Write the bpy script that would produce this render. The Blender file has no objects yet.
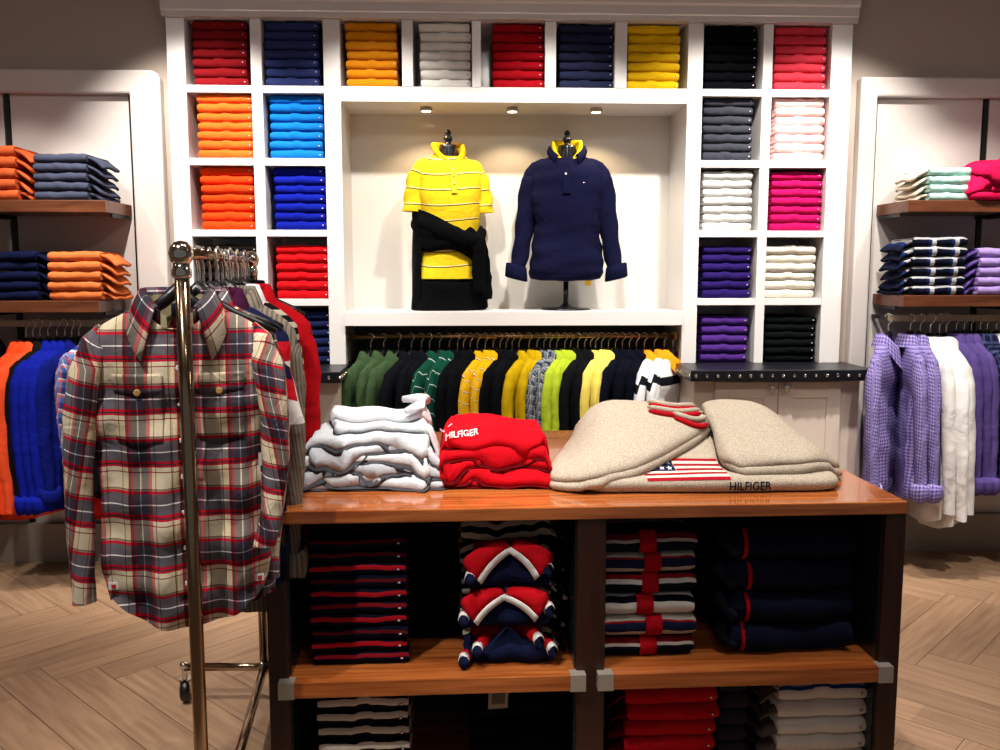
import bpy, bmesh, math, random
from mathutils import Vector, Matrix
from mathutils.bvhtree import BVHTree
PI = math.pi
sc = bpy.context.scene
COL = sc.collection
# ------------------------------------------------------------------ camera
CAMH = 1.5
cd = bpy.data.cameras.new('camera'); cam = bpy.data.objects.new('camera', cd); COL.objects.link(cam)
cd.sensor_width = 36; cd.lens = 900/1000*36; cd.clip_end = 60
YAW, PIT = math.radians(2.2), math.radians(6.65)
cam.location = (0, 0, CAMH); cam.rotation_euler = (PI/2-PIT, 0, -YAW)
sc.camera = cam
# ------------------------------------------------------------------ world, exposure
w = bpy.data.worlds.new('world'); sc.world = w; w.use_nodes = True
bg = w.node_tree.nodes['Background']; bg.inputs[0].default_value = (.62, .60, .60, 1); bg.inputs[1].default_value = .20
sc.view_settings.view_transform = 'Standard'; sc.view_settings.look = 'None'
sc.view_settings.gamma = 1; sc.view_settings.exposure = 0.0; sc.view_settings.use_curve_mapping = False
# ------------------------------------------------------------------ lamps on the shop ceiling, plus added ambient fill
def spot(name, loc, aim, power, cone=60, blend=.6, col=(1, .93, .84), rad=.035):
    l = bpy.data.lights.new(name, 'SPOT'); l.energy = power; l.color = col; l.spot_size = math.radians(cone)
    l.spot_blend = blend; l.shadow_soft_size = rad
    o = bpy.data.objects.new(name, l); COL.objects.link(o); o.location = loc
    o.rotation_euler = (Vector(aim)-Vector(loc)).to_track_quat('-Z', 'Y').to_euler(); return o
for x, e in ((-1.30, 265), (-.45, 165), (.45, 170), (1.25, 190), (1.85, 225)):
    spot('shelf_spot', (x, 3.66, 3.14), (x*.98, 4.72, 1.15), e, 70, .62)
spot('bay_spot', (-2.25, 3.5, 3.14), (-2.15, 4.62, 1.0), 95, 50, .45)
spot('bay_spot', (2.65, 3.5, 3.14), (2.5, 4.62, 1.0), 95, 50, .45)
spot('bay_spot', (-1.75, 3.2, 3.14), (-1.75, 4.62, .9), 60, 50, .4)
spot('table_spot', (.45, 2.45, 3.14), (.45, 2.65, .9), 210, 62, .8)
spot('table_spot', (-.3, 1.75, 3.14), (-.2, 2.6, .9), 120, 44, .7)
spot('table_spot', (1.1, 1.6, 3.14), (.75, 2.6, .9), 90, 44, .7)
spot('table_spot', (.3, .6, 3.14), (.2, 2.35, .6), 20, 46, .8)
spot('rack_spot', (-1.0, .95, 3.14), (-.64, 2.05, 1.15), 190, 40, .6)
for x in (-2.2, .3, 2.7): spot('ambient_fill', (x, 2.0, 3.16), (x, 2.9, 1.0), 55, 172, 1, (1, .92, .85), .12)  # added ambient fill that lifts the dark walls, not shop fittings
spot('floor_spot', (-1.7, 2.2, 3.14), (-1.6, 3.3, 0), 180, 50, .4)
spot('floor_spot', (2.2, 2.3, 3.14), (1.9, 3.3, 0), 220, 52, .4)

# ------------------------------------------------------------------ helpers
def lin(h):
    h = h.lstrip('#'); r = [int(h[i:i+2], 16)/255 for i in (0, 2, 4)]
    return tuple((c/12.92 if c <= .04045 else ((c+.055)/1.055)**2.4) for c in r)+(1,)
def ray(px, py):
    f = (math.sin(YAW)*math.cos(PIT), math.cos(YAW)*math.cos(PIT), -math.sin(PIT)); r = (math.cos(YAW), -math.sin(YAW), 0)
    u = (r[1]*f[2], -r[0]*f[2], r[0]*f[1]-r[1]*f[0]); a = (px-500)/900; b = -(py-375)/900
    return [f[i]+a*r[i]+b*u[i] for i in range(3)]
def atY(px, py, Y):
    d = ray(px, py); t = Y/d[1]; return Vector((d[0]*t, Y, CAMH+d[2]*t))
def XY(px, Y, py=300): return atY(px, py, Y).x
def PZ(px, py, Z): d = ray(px, py); t = (Z-CAMH)/d[2]; return (d[0]*t, d[1]*t)
def thing(name, label, cat, loc=(0, 0, 0), rot=0, group=None):
    o = bpy.data.objects.new(name, None); COL.objects.link(o); o.empty_display_size = .1
    o.location = loc; o.rotation_euler = (0, 0, rot); o['label'] = label; o['category'] = cat
    if group: o['group'] = group
    return o
def tag(o, label, cat, group=None):
    o['label'] = label; o['category'] = cat
    if group: o['group'] = group
    return o
class MB:
    def __init__(s): s.v = []; s.f = []; s.uv = []; s.mi = []
    def add(s, vs, fs, uvs=None, mi=0):
        n = len(s.v); s.v += [tuple(v) for v in vs]; s.f += [tuple(i+n for i in f) for f in fs]
        s.uv += list(uvs) if uvs else [(v[0], v[2]) for v in vs]; s.mi += [mi]*len(fs); return s
    def box(s, x0, x1, y0, y1, z0, z1, mi=0):
        vs = [(x, y, z) for z in (z0, z1) for y in (y0, y1) for x in (x0, x1)]
        return s.add(vs, [(0, 2, 3, 1), (4, 5, 7, 6), (0, 1, 5, 4), (2, 6, 7, 3), (0, 4, 6, 2), (1, 3, 7, 5)], mi=mi)
    def grid(s, rows, closed=False, uvs=None, mi=0, cap0=False, cap1=False):
        R = len(rows); N = len(rows[0]); vs = [p for r in rows for p in r]; fs = []
        for i in range(R-1):
            for j in range(N if closed else N-1):
                k = (j+1) % N; fs.append((i*N+j, i*N+k, (i+1)*N+k, (i+1)*N+j))
        if cap0: fs.append(tuple(range(N))[::-1])
        if cap1: fs.append(tuple((R-1)*N+j for j in range(N)))
        return s.add(vs, fs, [u for r in uvs for u in r] if uvs else None, mi)
    def tube(s, pts, r, n=8, mi=0, flat=1.0):
        pts = [Vector(p) for p in pts]; rows = []; uvs = []; d = 0
        for i, p in enumerate(pts):
            t = (pts[min(i+1, len(pts)-1)]-pts[max(i-1, 0)]).normalized()
            a = Vector((0, 1, 0)) if abs(t.y) < .9 else Vector((1, 0, 0)); b = t.cross(a).normalized(); a = b.cross(t).normalized()
            rr = r[i] if isinstance(r, (list, tuple)) else r
            rows.append([p+b*math.cos(2*PI*j/n)*rr+a*math.sin(2*PI*j/n)*rr*flat for j in range(n)])
            if i: d += (p-pts[i-1]).length
            uvs.append([(2*PI*j/n*rr, -d) for j in range(n)])
        return s.grid(rows, True, uvs, mi, True, True)
    def lathe(s, prof, c=(0, 0, 0), n=16, mi=0):
        return s.grid([[(c[0]+r*math.cos(2*PI*j/n), c[1]+r*math.sin(2*PI*j/n), c[2]+z) for j in range(n)] for r, z in prof], True, None, mi, True, True)
    def squash(s, k): s.v = [(v[0]*.93, v[1]*k, v[2]) for v in s.v]; return s
    def mesh(s, name, mats, smooth=True):
        me = bpy.data.meshes.new(name); me.from_pydata(s.v, [], s.f)
        for m in (mats if isinstance(mats, (list, tuple)) else [mats]): me.materials.append(m)
        me.polygons.foreach_set('use_smooth', [smooth]*len(s.f)); me.polygons.foreach_set('material_index', s.mi)
        ul = me.uv_layers.new(name='UVMap')
        for l in me.loops: ul.data[l.index].uv = s.uv[l.vertex_index]
        me.update(); return me
    def build(s, name, mats, parent=None, smooth=False, off=None, bevel=0, solid=0, sub=0):
        if off is None and parent is not None: off = Vector((0, 0, 0))
        if off is not None: s.v = [tuple(Vector(v)-Vector(off)) for v in s.v]
        return put(name, s.mesh(name, mats, smooth), parent, bevel=bevel, solid=solid, sub=sub)
def put(name, me, parent=None, loc=(0, 0, 0), rot=0, mat=None, bevel=0, solid=0, sub=0):
    o = bpy.data.objects.new(name, me); COL.objects.link(o); o.location = loc; o.rotation_euler = (0, 0, rot)
    if parent is not None: o.parent = parent
    if mat is not None:
        o.material_slots[0].link = 'OBJECT'; o.material_slots[0].material = mat
    if solid:
        m = o.modifiers.new('solid', 'SOLIDIFY'); m.thickness = solid; m.offset = 0
    if bevel:
        m = o.modifiers.new('bevel', 'BEVEL'); m.width = bevel; m.segments = 2; m.limit_method = 'ANGLE'
    if sub:
        m = o.modifiers.new('sub', 'SUBSURF'); m.levels = sub; m.render_levels = sub
    return o
def struct(o): o['kind'] = 'structure'; return o
def dup(root, loc, rot, label, group=None):
    r = root.copy(); COL.objects.link(r); r.location = loc; r.rotation_euler = (0, 0, rot); r['label'] = label
    if group: r['group'] = group
    for ch in list(root.children):
        c = ch.copy(); COL.objects.link(c); c.parent = r
        for g in list(ch.children):
            d = g.copy(); COL.objects.link(d); d.parent = c
    return r
# ------------------------------------------------------------------ materials
def nmat(name):
    m = bpy.data.materials.new(name); m.use_nodes = True
    return m, m.node_tree, m.node_tree.nodes['Principled BSDF']
def bump(nt, b, scale, strength, dist=.002, coord='Object', stretch=None):
    tc = nt.nodes.new('ShaderNodeTexCoord'); mp = nt.nodes.new('ShaderNodeMapping'); n = nt.nodes.new('ShaderNodeTexNoise')
    bp = nt.nodes.new('ShaderNodeBump'); n.inputs['Scale'].default_value = scale; n.inputs['Detail'].default_value = 3
    if stretch: mp.inputs['Scale'].default_value = stretch
    nt.links.new(tc.outputs[coord], mp.inputs[0]); nt.links.new(mp.outputs[0], n.inputs['Vector'])
    bp.inputs['Strength'].default_value = strength; bp.inputs['Distance'].default_value = dist
    nt.links.new(n.outputs[0], bp.inputs['Height']); nt.links.new(bp.outputs[0], b.inputs['Normal']); return n
def plain(name, hexc, rough=.5, metal=0, bs=None, coat=0):
    m, nt, b = nmat(name); b.inputs['Base Color'].default_value = lin(hexc) if isinstance(hexc, str) else hexc
    b.inputs['Roughness'].default_value = rough; b.inputs['Metallic'].default_value = metal
    if coat: b.inputs['Coat Weight'].default_value = coat
    if bs: bump(nt, b, bs[0], bs[1], bs[2] if len(bs) > 2 else .002)
    return m
FAB = {}
def cloth_bump(nt, b, fine=.35):
    """weave plus soft creases"""
    tc = nt.nodes.new('ShaderNodeTexCoord'); n1 = nt.nodes.new('ShaderNodeTexNoise'); n2 = nt.nodes.new('ShaderNodeTexNoise')
    n1.inputs['Scale'].default_value = 260; n2.inputs['Scale'].default_value = 13; n2.inputs['Detail'].default_value = 3; n2.inputs['Distortion'].default_value = 1.2
    b1 = nt.nodes.new('ShaderNodeBump'); b2 = nt.nodes.new('ShaderNodeBump')
    b1.inputs['Strength'].default_value = fine; b1.inputs['Distance'].default_value = .0015; b2.inputs['Strength'].default_value = .55; b2.inputs['Distance'].default_value = .012
    for n, q in ((n1, b1), (n2, b2)):
        nt.links.new(tc.outputs['Object'], n.inputs['Vector']); nt.links.new(n.outputs[0], q.inputs['Height'])
    nt.links.new(b2.outputs[0], b1.inputs['Normal']); nt.links.new(b1.outputs[0], b.inputs['Normal'])
def fabric(hexc, rough=.95, strong=.35):
    k = (hexc, strong)
    if k not in FAB:
        m, nt, b = nmat('fabric_'+hexc.lstrip('#')); b.inputs['Roughness'].default_value = rough; c = lin(hexc)
        if max(c[:3]) < .022: c = tuple(q*.45 for q in c[:3])+(1,)
        b.inputs['Base Color'].default_value = c
        b.inputs['Specular IOR Level'].default_value = .06
        cloth_bump(nt, b, strong); FAB[k] = m
    return FAB[k]
def ramp_axis(nt, axis, period, stops, shift=0, coord='UV'):
    tc = nt.nodes.new('ShaderNodeTexCoord'); sx = nt.nodes.new('ShaderNodeSeparateXYZ'); nt.links.new(tc.outputs[coord], sx.inputs[0])
    a = nt.nodes.new('ShaderNodeMath'); a.operation = 'MULTIPLY_ADD'; a.inputs[1].default_value = 1/period; a.inputs[2].default_value = shift
    nt.links.new(sx.outputs[axis], a.inputs[0]); f = nt.nodes.new('ShaderNodeMath'); f.operation = 'FRACT'; nt.links.new(a.outputs[0], f.inputs[0])
    r = nt.nodes.new('ShaderNodeValToRGB'); r.color_ramp.interpolation = 'CONSTANT'; e = r.color_ramp.elements
    e[0].position = 0; e[0].color = lin(stops[0][1]); e[1].position = stops[1][0]; e[1].color = lin(stops[1][1])
    for p, c in stops[2:]:
        q = e.new(p); q.color = lin(c)
    nt.links.new(f.outputs[0], r.inputs[0]); return r.outputs[0]
def striped(name, period, stops, axis=1, shift=0, coord='UV'):
    m, nt, b = nmat(name); b.inputs['Roughness'].default_value = .9; b.inputs['Specular IOR Level'].default_value = .08
    nt.links.new(ramp_axis(nt, axis, period, stops, shift, coord), b.inputs['Base Color']); cloth_bump(nt, b); return m
def plaid(name, pu, su, pv, sv, fac=.5, mul=False):
    m, nt, b = nmat(name); b.inputs['Roughness'].default_value = .85; b.inputs['Specular IOR Level'].default_value = .08
    mx = nt.nodes.new('ShaderNodeMix'); mx.data_type = 'RGBA'; mx.inputs[0].default_value = fac
    if mul: mx.blend_type = 'MULTIPLY'; mx.inputs[0].default_value = 1
    nt.links.new(ramp_axis(nt, 0, pu, su), mx.inputs[6]); nt.links.new(ramp_axis(nt, 1, pv, sv), mx.inputs[7])
    nt.links.new(mx.outputs[2], b.inputs['Base Color']); cloth_bump(nt, b, .25); return m
def wood(name, dark, light, rough=.25, coord='Object', scale=(1.2, 14, 14), coat=0):
    m, nt, b = nmat(name); n = bump(nt, b, 3, .03, .001, coord, scale); n.inputs['Detail'].default_value = 6; n.inputs['Distortion'].default_value = .6
    r = nt.nodes.new('ShaderNodeValToRGB'); r.color_ramp.elements[0].position = .3; r.color_ramp.elements[1].position = .72
    r.color_ramp.elements[0].color = lin(dark); r.color_ramp.elements[1].color = lin(light)
    nt.links.new(n.outputs[0], r.inputs[0]); nt.links.new(r.outputs[0], b.inputs['Base Color']); b.inputs['Roughness'].default_value = rough
    b.inputs['Coat Weight'].default_value = coat; return m
M_white = plain('white_lacquer', '#dcd9d8', .28, bs=(3, .02))
M_panel = plain('painted_panel', '#c9c1bd', .5, bs=(6, .03))
M_wall = plain('taupe_wall_paint', '#a89a90', .7, bs=(12, .06))
M_door = plain('cabinet_door_paint', '#cdbfb4', .4, bs=(5, .02))
M_black = plain('black_leather', '#0c0d16', .35, bs=(180, .3))
M_dark = plain('dark_brown_panel', '#2b2320', .45, bs=(8, .05))
M_slot = plain('black_slot_metal', '#0b0a0a', .4)
M_chrome = plain('chrome', '#d8d4cc', .12, 1)
M_nickel = plain('brushed_steel', '#b5aea4', .45, .5)
M_brass = plain('brass_rail', '#a5825a', .25, 1)
M_plastic = plain('black_plastic', '#0a0a0d', .35)
M_brassb = plain('tan_button', '#b08a4c', .4)
M_pearl = plain('white_button', '#e8e8ea', .25)
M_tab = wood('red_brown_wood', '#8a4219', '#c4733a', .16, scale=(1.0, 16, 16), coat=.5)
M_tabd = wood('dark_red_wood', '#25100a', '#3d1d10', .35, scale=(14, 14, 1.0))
M_shelfw = wood('shelf_walnut', '#4d2819', '#74432a', .3)
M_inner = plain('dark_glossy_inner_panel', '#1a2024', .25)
M_patchw = plain('patch_white', '#e6e6e6', .7); M_patchr = plain('patch_red', '#c01c28', .7); M_patchn = plain('patch_navy', '#161c3c', .7)

# ------------------------------------------------------------------ the room
def floor():
    W, L = .152, .912; mb = MB(); rnd = random.Random(3); c = math.cos(-PI/4); s = math.sin(-PI/4); g = .0012
    ox, oy = -1.3, 3.33-.107
    def R(a, b): return (ox+a*c-b*s, oy+a*s+b*c, 0)
    for m in range(-9, 9):
        for k in range(-60, 61):
            a0, b0 = k*W+m*L, k*W-m*L
            for (x0, y0, x1, y1, ax) in ((a0, b0, a0+L, b0+W, 0), (a0+L, b0+W-L, a0+L+W, b0+W, 1)):
                p = R((x0+x1)/2, (y0+y1)/2)
                if not (-3.6 < p[0] < 3.9 and -.6 < p[1] < 5.0): continue
                q = [R(x0+g, y0+g), R(x1-g, y0+g), R(x1-g, y1-g), R(x0+g, y1-g)]
                o = rnd.random()*40; u = [(o, o*.37), (o+L, o*.37), (o+L, o*.37+W), (o, o*.37+W)]
                if ax: u = [(o, o*.37), (o, o*.37+W), (o+L, o*.37+W), (o+L, o*.37)]
                mb.add(q, [(0, 1, 2, 3)], u)
    m, nt, b = nmat('pale_oak_planks')
    uv = nt.nodes.new('ShaderNodeTexCoord'); mp = nt.nodes.new('ShaderNodeMapping'); mp.inputs['Scale'].default_value = (1.6, 22, 1)
    n = nt.nodes.new('ShaderNodeTexNoise'); n.inputs['Scale'].default_value = 2.2; n.inputs['Detail'].default_value = 6; n.inputs['Distortion'].default_value = .3
    nt.links.new(uv.outputs['UV'], mp.inputs[0]); nt.links.new(mp.outputs[0], n.inputs['Vector'])
    r = nt.nodes.new('ShaderNodeValToRGB'); e = r.color_ramp.elements; e[0].position = .3; e[0].color = lin('#94735a'); e[1].position = .7; e[1].color = lin('#b09072')
    nt.links.new(n.outputs[0], r.inputs[0])
    n2 = nt.nodes.new('ShaderNodeTexWhiteNoise'); n2.noise_dimensions = '1D'
    sx = nt.nodes.new('ShaderNodeSeparateXYZ'); nt.links.new(uv.outputs['UV'], sx.inputs[0])
    fl = nt.nodes.new('ShaderNodeMath'); fl.operation = 'FLOOR'; nt.links.new(sx.outputs[0], fl.inputs[0]); nt.links.new(fl.outputs[0], n2.inputs['W'])
    mr = nt.nodes.new('ShaderNodeMapRange'); mr.inputs['To Min'].default_value = .86; mr.inputs['To Max'].default_value = 1.08; nt.links.new(n2.outputs[0], mr.inputs[0])
    mx = nt.nodes.new('ShaderNodeVectorMath'); mx.operation = 'SCALE'; nt.links.new(r.outputs[0], mx.inputs[0]); nt.links.new(mr.outputs[0], mx.inputs['Scale'])
    nt.links.new(mx.outputs[0], b.inputs['Base Color']); b.inputs['Roughness'].default_value = .42
    M_gap = plain('plank_joint', '#4a3524', .8)
    mb.add([(-3.6, -.6, -.004), (3.9, -.6, -.004), (3.9, 5, -.004), (-3.6, 5, -.004)], [(0, 1, 2, 3)], mi=1)
    struct(mb.build('floor', [m, M_gap]))
floor()
struct(MB().box(-3.6, 3.9, 4.99, 5.1, 0, 3.2).build('wall_back', M_wall))
struct(MB().box(-3.6, 3.9, -.6, 5.1, 3.2, 3.3).build('ceiling', plain('ceiling_paint', '#8d857f', .8)))
struct(MB().box(-3.7, -3.6, -.6, 5.1, 0, 3.2).build('wall_left', M_wall))
struct(MB().box(3.9, 4.0, -.6, 5.1, 0, 3.2).build('wall_right', M_wall))
# the wall build-outs beside the cabinet
struct(MB().box(-3.6, -1.46, 4.66, 4.98, 0, 3.2).build('wall_back_left', M_wall))
struct(MB().box(1.955, 3.9, 4.66, 4.98, 0, 3.2).build('wall_back_right', M_wall))
def frame(name, pts):
    n = len(pts); mb = MB().add([(x, y, z) for y in (4.60, 4.66) for x, z in pts], [tuple(range(n)), tuple(range(2*n-1, n-1, -1))]+[(i, i+n, (i+1) % n+n, (i+1) % n) for i in range(n)])
    return struct(mb.build(name, M_panel, bevel=.010))
frame('trim_1', [(-3.6, 2.36), (-1.64, 2.36), (-1.64, .02), (-1.49, .02)]+[(-1.54+.05*math.cos(a), 2.422+.05*math.sin(a)) for a in [PI/2*k/6 for k in range(7)]]+[(-3.6, 2.472)])
frame('trim_2', [(2.0, .02), (2.088, .02), (2.088, 2.372), (3.9, 2.372), (3.9, 2.468), (2.0, 2.468)])
mb = MB()
for x0, x1 in ((-3.6, -2.9), (-2.87, -2.27), (-2.235, -1.655)): mb.box(x0, x1, 4.645, 4.66, .2, 2.36)
struct(mb.build('trim_3', M_panel))
mb = MB()
for x0, x1 in ((2.102, 2.655), (2.69, 3.25), (3.28, 3.9)): mb.box(x0, x1, 4.645, 4.66, .2, 2.37)
struct(mb.build('trim_4', M_panel))
mb = MB()
for x in (-2.89, -2.25, -1.648): mb.box(x-.011, x+.011, 4.64, 4.66, .2, 2.36)
struct(mb.build('trim_5', M_slot))
mb = MB()
for x in (2.095, 2.672, 3.265): mb.box(x-.011, x+.011, 4.64, 4.66, .2, 2.37)
struct(mb.build('trim_6', M_slot))
struct(MB().box(-3.6, -1.49, 4.60, 4.66, 0, .2).build('baseboard_left', plain('kick_paint', '#8f857c', .5)))
struct(MB().box(2.0, 3.9, 4.60, 4.66, 0, .2).build('baseboard_right', plain('kick_paint_right', '#8f857c', .5)))

# ------------------------------------------------------------------ the white display cabinet
YF, YB = 4.6, 4.97
O = (.25, 4.6, 0)
cab = thing('display_cabinet', 'tall white lacquered wall cabinet with rows of open cubbies around a lit niche', 'cabinet', O)
ROWS = [(2.72, 2.402), (2.367, 2.052), (2.016, 1.70), (1.667, 1.355), (1.32, 1.02)]
for x0, x1, z0, z1 in ((-1.45, -1.362, 1.02, 2.72), (-1.046, -.992, 1.02, 2.72), (-.692, -.61, 1.02, 2.72), (1.115, 1.192, 1.02, 2.72), (1.495, 1.543, 1.02, 2.72),
                       (1.84, 1.945, 1.02, 2.72), (-.307, -.253, 2.402, 2.72), (.038, .083, 2.402, 2.72), (.40, .455, 2.402, 2.72), (.749, .809, 2.402, 2.72)):
    MB().box(x0, x1, YF, YB, z0, z1).build('upright_panel', M_white, cab, off=O, bevel=.002)
for x0, x1 in ((-1.362, -1.046), (-.992, -.692), (1.192, 1.495), (1.543, 1.84)):
    for a, b in zip(ROWS[:-1], ROWS[1:]):
        MB().box(x0, x1, YF+.002, YB, b[0], a[1]).build('shelf', M_white, cab, off=O, bevel=.0015)
MB().box(-.61, 1.115, YF+.003, YB, 2.328, 2.402).build('niche_top', M_white, cab, off=O, bevel=.002)
MB().box(-.61, 1.115, YF-.02, YB, 1.218, 1.290).build('niche_floor', M_white, cab, off=O, bevel=.002)
MB().box(-1.45, 1.945, YB, YB+.015, 1.19, 2.72).build('back_panel', plain('niche_back_gloss', '#dbd8d2', .12), cab, off=O)
prof = [(4.6, 2.72), (4.575, 2.72), (4.572, 2.745), (4.565, 2.75), (4.56, 2.79), (4.55, 2.80), (4.54, 2.84), (4.525, 2.90), (4.50, 2.96), (4.49, 2.97), (4.485, 3.0), (4.485, 3.19), (4.6, 3.19)]
MB().grid([[(x, y, z) for y, z in prof] for x in (-1.462, 1.957)], True, None, 0, True, True).build('crown_moulding', plain('crown_gloss', '#cfc9c6', .12), cab, off=O)
MB().box(-1.45, 1.945, 4.6, YB, 2.72, 3.19).build('head_panel', M_white, cab, off=O)
MB().box(-.60, 1.10, 4.95, 4.97, 0, 1.215).build('lower_back_panel', M_dark, cab, off=O)
MB().box(-.60, 1.10, 4.62, 4.95, 0, .12).build('plinth', M_dark, cab, off=O)

def niche_lamp(px, which):
    x = XY(px, 4.74); t = thing('puck_light', which+' of the three round puck lights in the niche ceiling', 'light', (x, 4.74, 2.327), 0, 'niche puck lights')
    MB().lathe([(.030, 0), (.031, -.002), (.030, -.018), (.026, -.02)]).build('housing', M_nickel, t, smooth=True)
    m = plain('lamp_glow', '#fff2dc', .4); e = m.node_tree.nodes['Principled BSDF']; e.inputs['Emission Color'].default_value = (1, .8, .55, 1); e.inputs['Emission Strength'].default_value = 6
    MB().lathe([(.024, -.019), (.024, -.022), (.001, -.023)]).build('diffuser', m, t, smooth=True)
    spot('niche_spot', (x, 4.74, 2.30), (x, 4.86, 1.3), 10, 115, .5, (1, .72, .42), .02)
for px, wh in ((428, 'leftmost'), (512, 'middle'), (594, 'rightmost')): niche_lamp(px, wh)

def base_cabinet(x0, x1, side):
    o = (x0, 4.32, 0)
    t = thing('base_cabinet', 'beige panelled two-door base cabinet under the studded counter on the %s' % side, 'cabinet', o)
    MB().box(x0, x1, 4.34, 4.97, .1, .965).box(x0+.03, x1-.03, 4.4, 4.9, 0, .1).build('body', M_door, t, off=o, bevel=.002)
    a, b = x0+.10, x1-.10; mid = (a+b)/2
    for d0, d1, kx in ((a, mid-.002, mid-.035), (mid+.002, b, mid+.035)):
        mb = MB().box(d0, d1, 4.325, 4.34, .13, .955)
        mb.box(d0, d0+.07, 4.32, 4.326, .13, .955).box(d1-.07, d1, 4.32, 4.326, .13, .955).box(d0+.07, d1-.07, 4.32, 4.326, .875, .955).box(d0+.07, d1-.07, 4.32, 4.326, .13, .21)
        d = mb.build('door', M_door, t, off=o, bevel=.0015)
        k = MB(); k.grid([[(kx+r*math.cos(q*PI/6), y, .925+r*math.sin(q*PI/6)) for q in range(12)] for r, y in ((.006, 4.32), (.006, 4.31), (.016, 4.304), (.018, 4.297), (.012, 4.291), (.002, 4.290))], True, None, 0, True, True)
        k.build('knob', M_nickel, d, off=o, smooth=True)
    t2 = thing('counter_top', 'black leather-wrapped counter slab with silver stud edge over the %s base cabinet' % side, 'counter', (x0, 4.27, .965))
    oo = (x0, 4.27, .965)
    MB().box(x0-.035, x1+(.045 if side == 'right' else .02), 4.27, 4.97, .965, 1.02).build('slab', M_black, t2, off=oo, bevel=.004)
    n = 17
    for i in range(n):
        x = x0-.01+(x1+.025-x0+.005)*i/(n-1)
        k = MB(); k.grid([[(x+r*math.cos(q*PI/5), y, .992+r*math.sin(q*PI/5)) for q in range(10)] for r, y in ((.0095, 4.27), (.0085, 4.265), (.005, 4.261), (.001, 4.260))], True, None, 0, False, True)
        k.build('stud', M_chrome, t2, off=oo, smooth=True)
    xs = x0-.035 if side == 'right' else x1+.02; sg = -1 if side == 'right' else 1
    for i in range(6):
        y = 4.30+i*.055; k = MB(); k.grid([[(xs+sg*h, y+r*math.cos(q*PI/5), .992+r*math.sin(q*PI/5)) for q in range(10)] for r, h in ((.0095, 0), (.0085, .005), (.005, .009), (.001, .010))], True, None, 0, False, True)
        k.build('stud', M_chrome, t2, off=oo, smooth=True)
base_cabinet(1.12, 1.945, 'right')
base_cabinet(-1.45, -.615, 'left')

# ------------------------------------------------------------------ folded garments
FM = {}
def fold_mesh(w, d, h, seed, wz=.0010, wy=.0012, bumpc=True, taper=0.0, n=22, layers=2, curl=0.0):
    """a garment folded double: the front edge is the fold, the ends show both layers"""
    k = (w, d, h, seed, wz, wy, bumpc, taper, n, curl)
    if k in FM: return FM[k]
    rnd = random.Random(seed*7+1); ph = [rnd.uniform(0, 6.28) for _ in range(6)]; mb = MB(); rows = []; uvs = []
    r = h/2
    outer = [(d, 0)]+[(d*q, 0) for q in (.7, .35)]+[(r-r*math.sin(a), r-r*math.cos(a)) for a in [PI*i/8 for i in range(9)]]+[(d*.35, h), (d*.7, h), (d, h)]
    gp = h*.06
    inner = [(d*1.0, r+gp)]+[(d*.7, r+gp), (d*.35, r+gp), (r*1.1, r+gp), (r*.85, r), (r*1.1, r-gp), (d*.35, r-gp), (d*.7, r-gp), (d, r-gp)]
    for i in range(n+1):
        s = i/n; x = (s-.5)*w; dz = wz*(math.sin(s*7+ph[0])+.6*math.sin(s*17+ph[1])+.4*math.sin(s*31+ph[4])); dy = wy*(math.sin(s*6+ph[2])+.6*math.sin(s*15+ph[3]))
        bz = 0
        if bumpc: bz = h*.10 if abs(s-.5+.02*math.sin(seed)) < .085 else 0
        e = min(s, 1-s)*n; es = 1-.22*max(0, 1-e/1.2)
        ring = []; uv = []
        for q, (y, z) in enumerate(outer+inner):
            f = max(0, 1-y/d); zz = r+(z-r)*es
            up = (1 if z > r*.6 else z/(r*.6))
            zz += (dz+bz)*up*(.35+.65*f)+curl*f*f*(math.sin(s*PI*2+ph[5]))*up
            ring.append((x*(1-taper*(y/d)), y+dy*f+(1-es)*.3*r+.0, max(0.0003, zz))); uv.append((x, z+y*.3))
        rows.append(ring); uvs.append(uv)
    mb.grid(rows, True, uvs)
    no, ni = len(outer), len(inner); N = no+ni
    # end caps: strip between outer and inner paths
    for base, rev in ((0, False), (n*N, True)):
        op = [rows[base//N][j] for j in range(no)]; ip = [rows[base//N][no+ni-1-j] for j in range(ni)]
        vs = op+ip; fs = []; a = b = 0
        while a < no-1 or b < ni-1:
            if b >= ni-1 or (a < no-1 and (a+1)/(no-1) <= (b+1)/(ni-1)): f = (a, a+1, no+b); a += 1
            else: f = (a, no+b+1, no+b); b += 1
            fs.append(f if rev else f[::-1])
        mb.add(vs, fs)
    FM[k] = mb.mesh('folded_cloth', M_white); return FM[k]
def patch_mesh():
    mb = MB(); mb.box(-.0045, .0045, -.0012, .0004, -.003, .003, 0); mb.box(-.0015, .0035, -.0016, -.001, -.0018, .002, 1); mb.box(-.0035, -.0015, -.0016, -.001, -.0018, .002, 2)
    return mb.mesh('flag_patch', [M_patchn, M_patchw, M_patchr], False)
PATCH = patch_mesh()
ORD = ['bottom', 'second from bottom', 'third from bottom', 'fourth from bottom', 'fifth from bottom', 'sixth from bottom', 'seventh from bottom', 'eighth from bottom', 'ninth from bottom', 'tenth from bottom']
def pos(i, n): return 'topmost' if i == n-1 else ('lowest' if i == 0 else ORD[i])
rs = random.Random(11)
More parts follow.
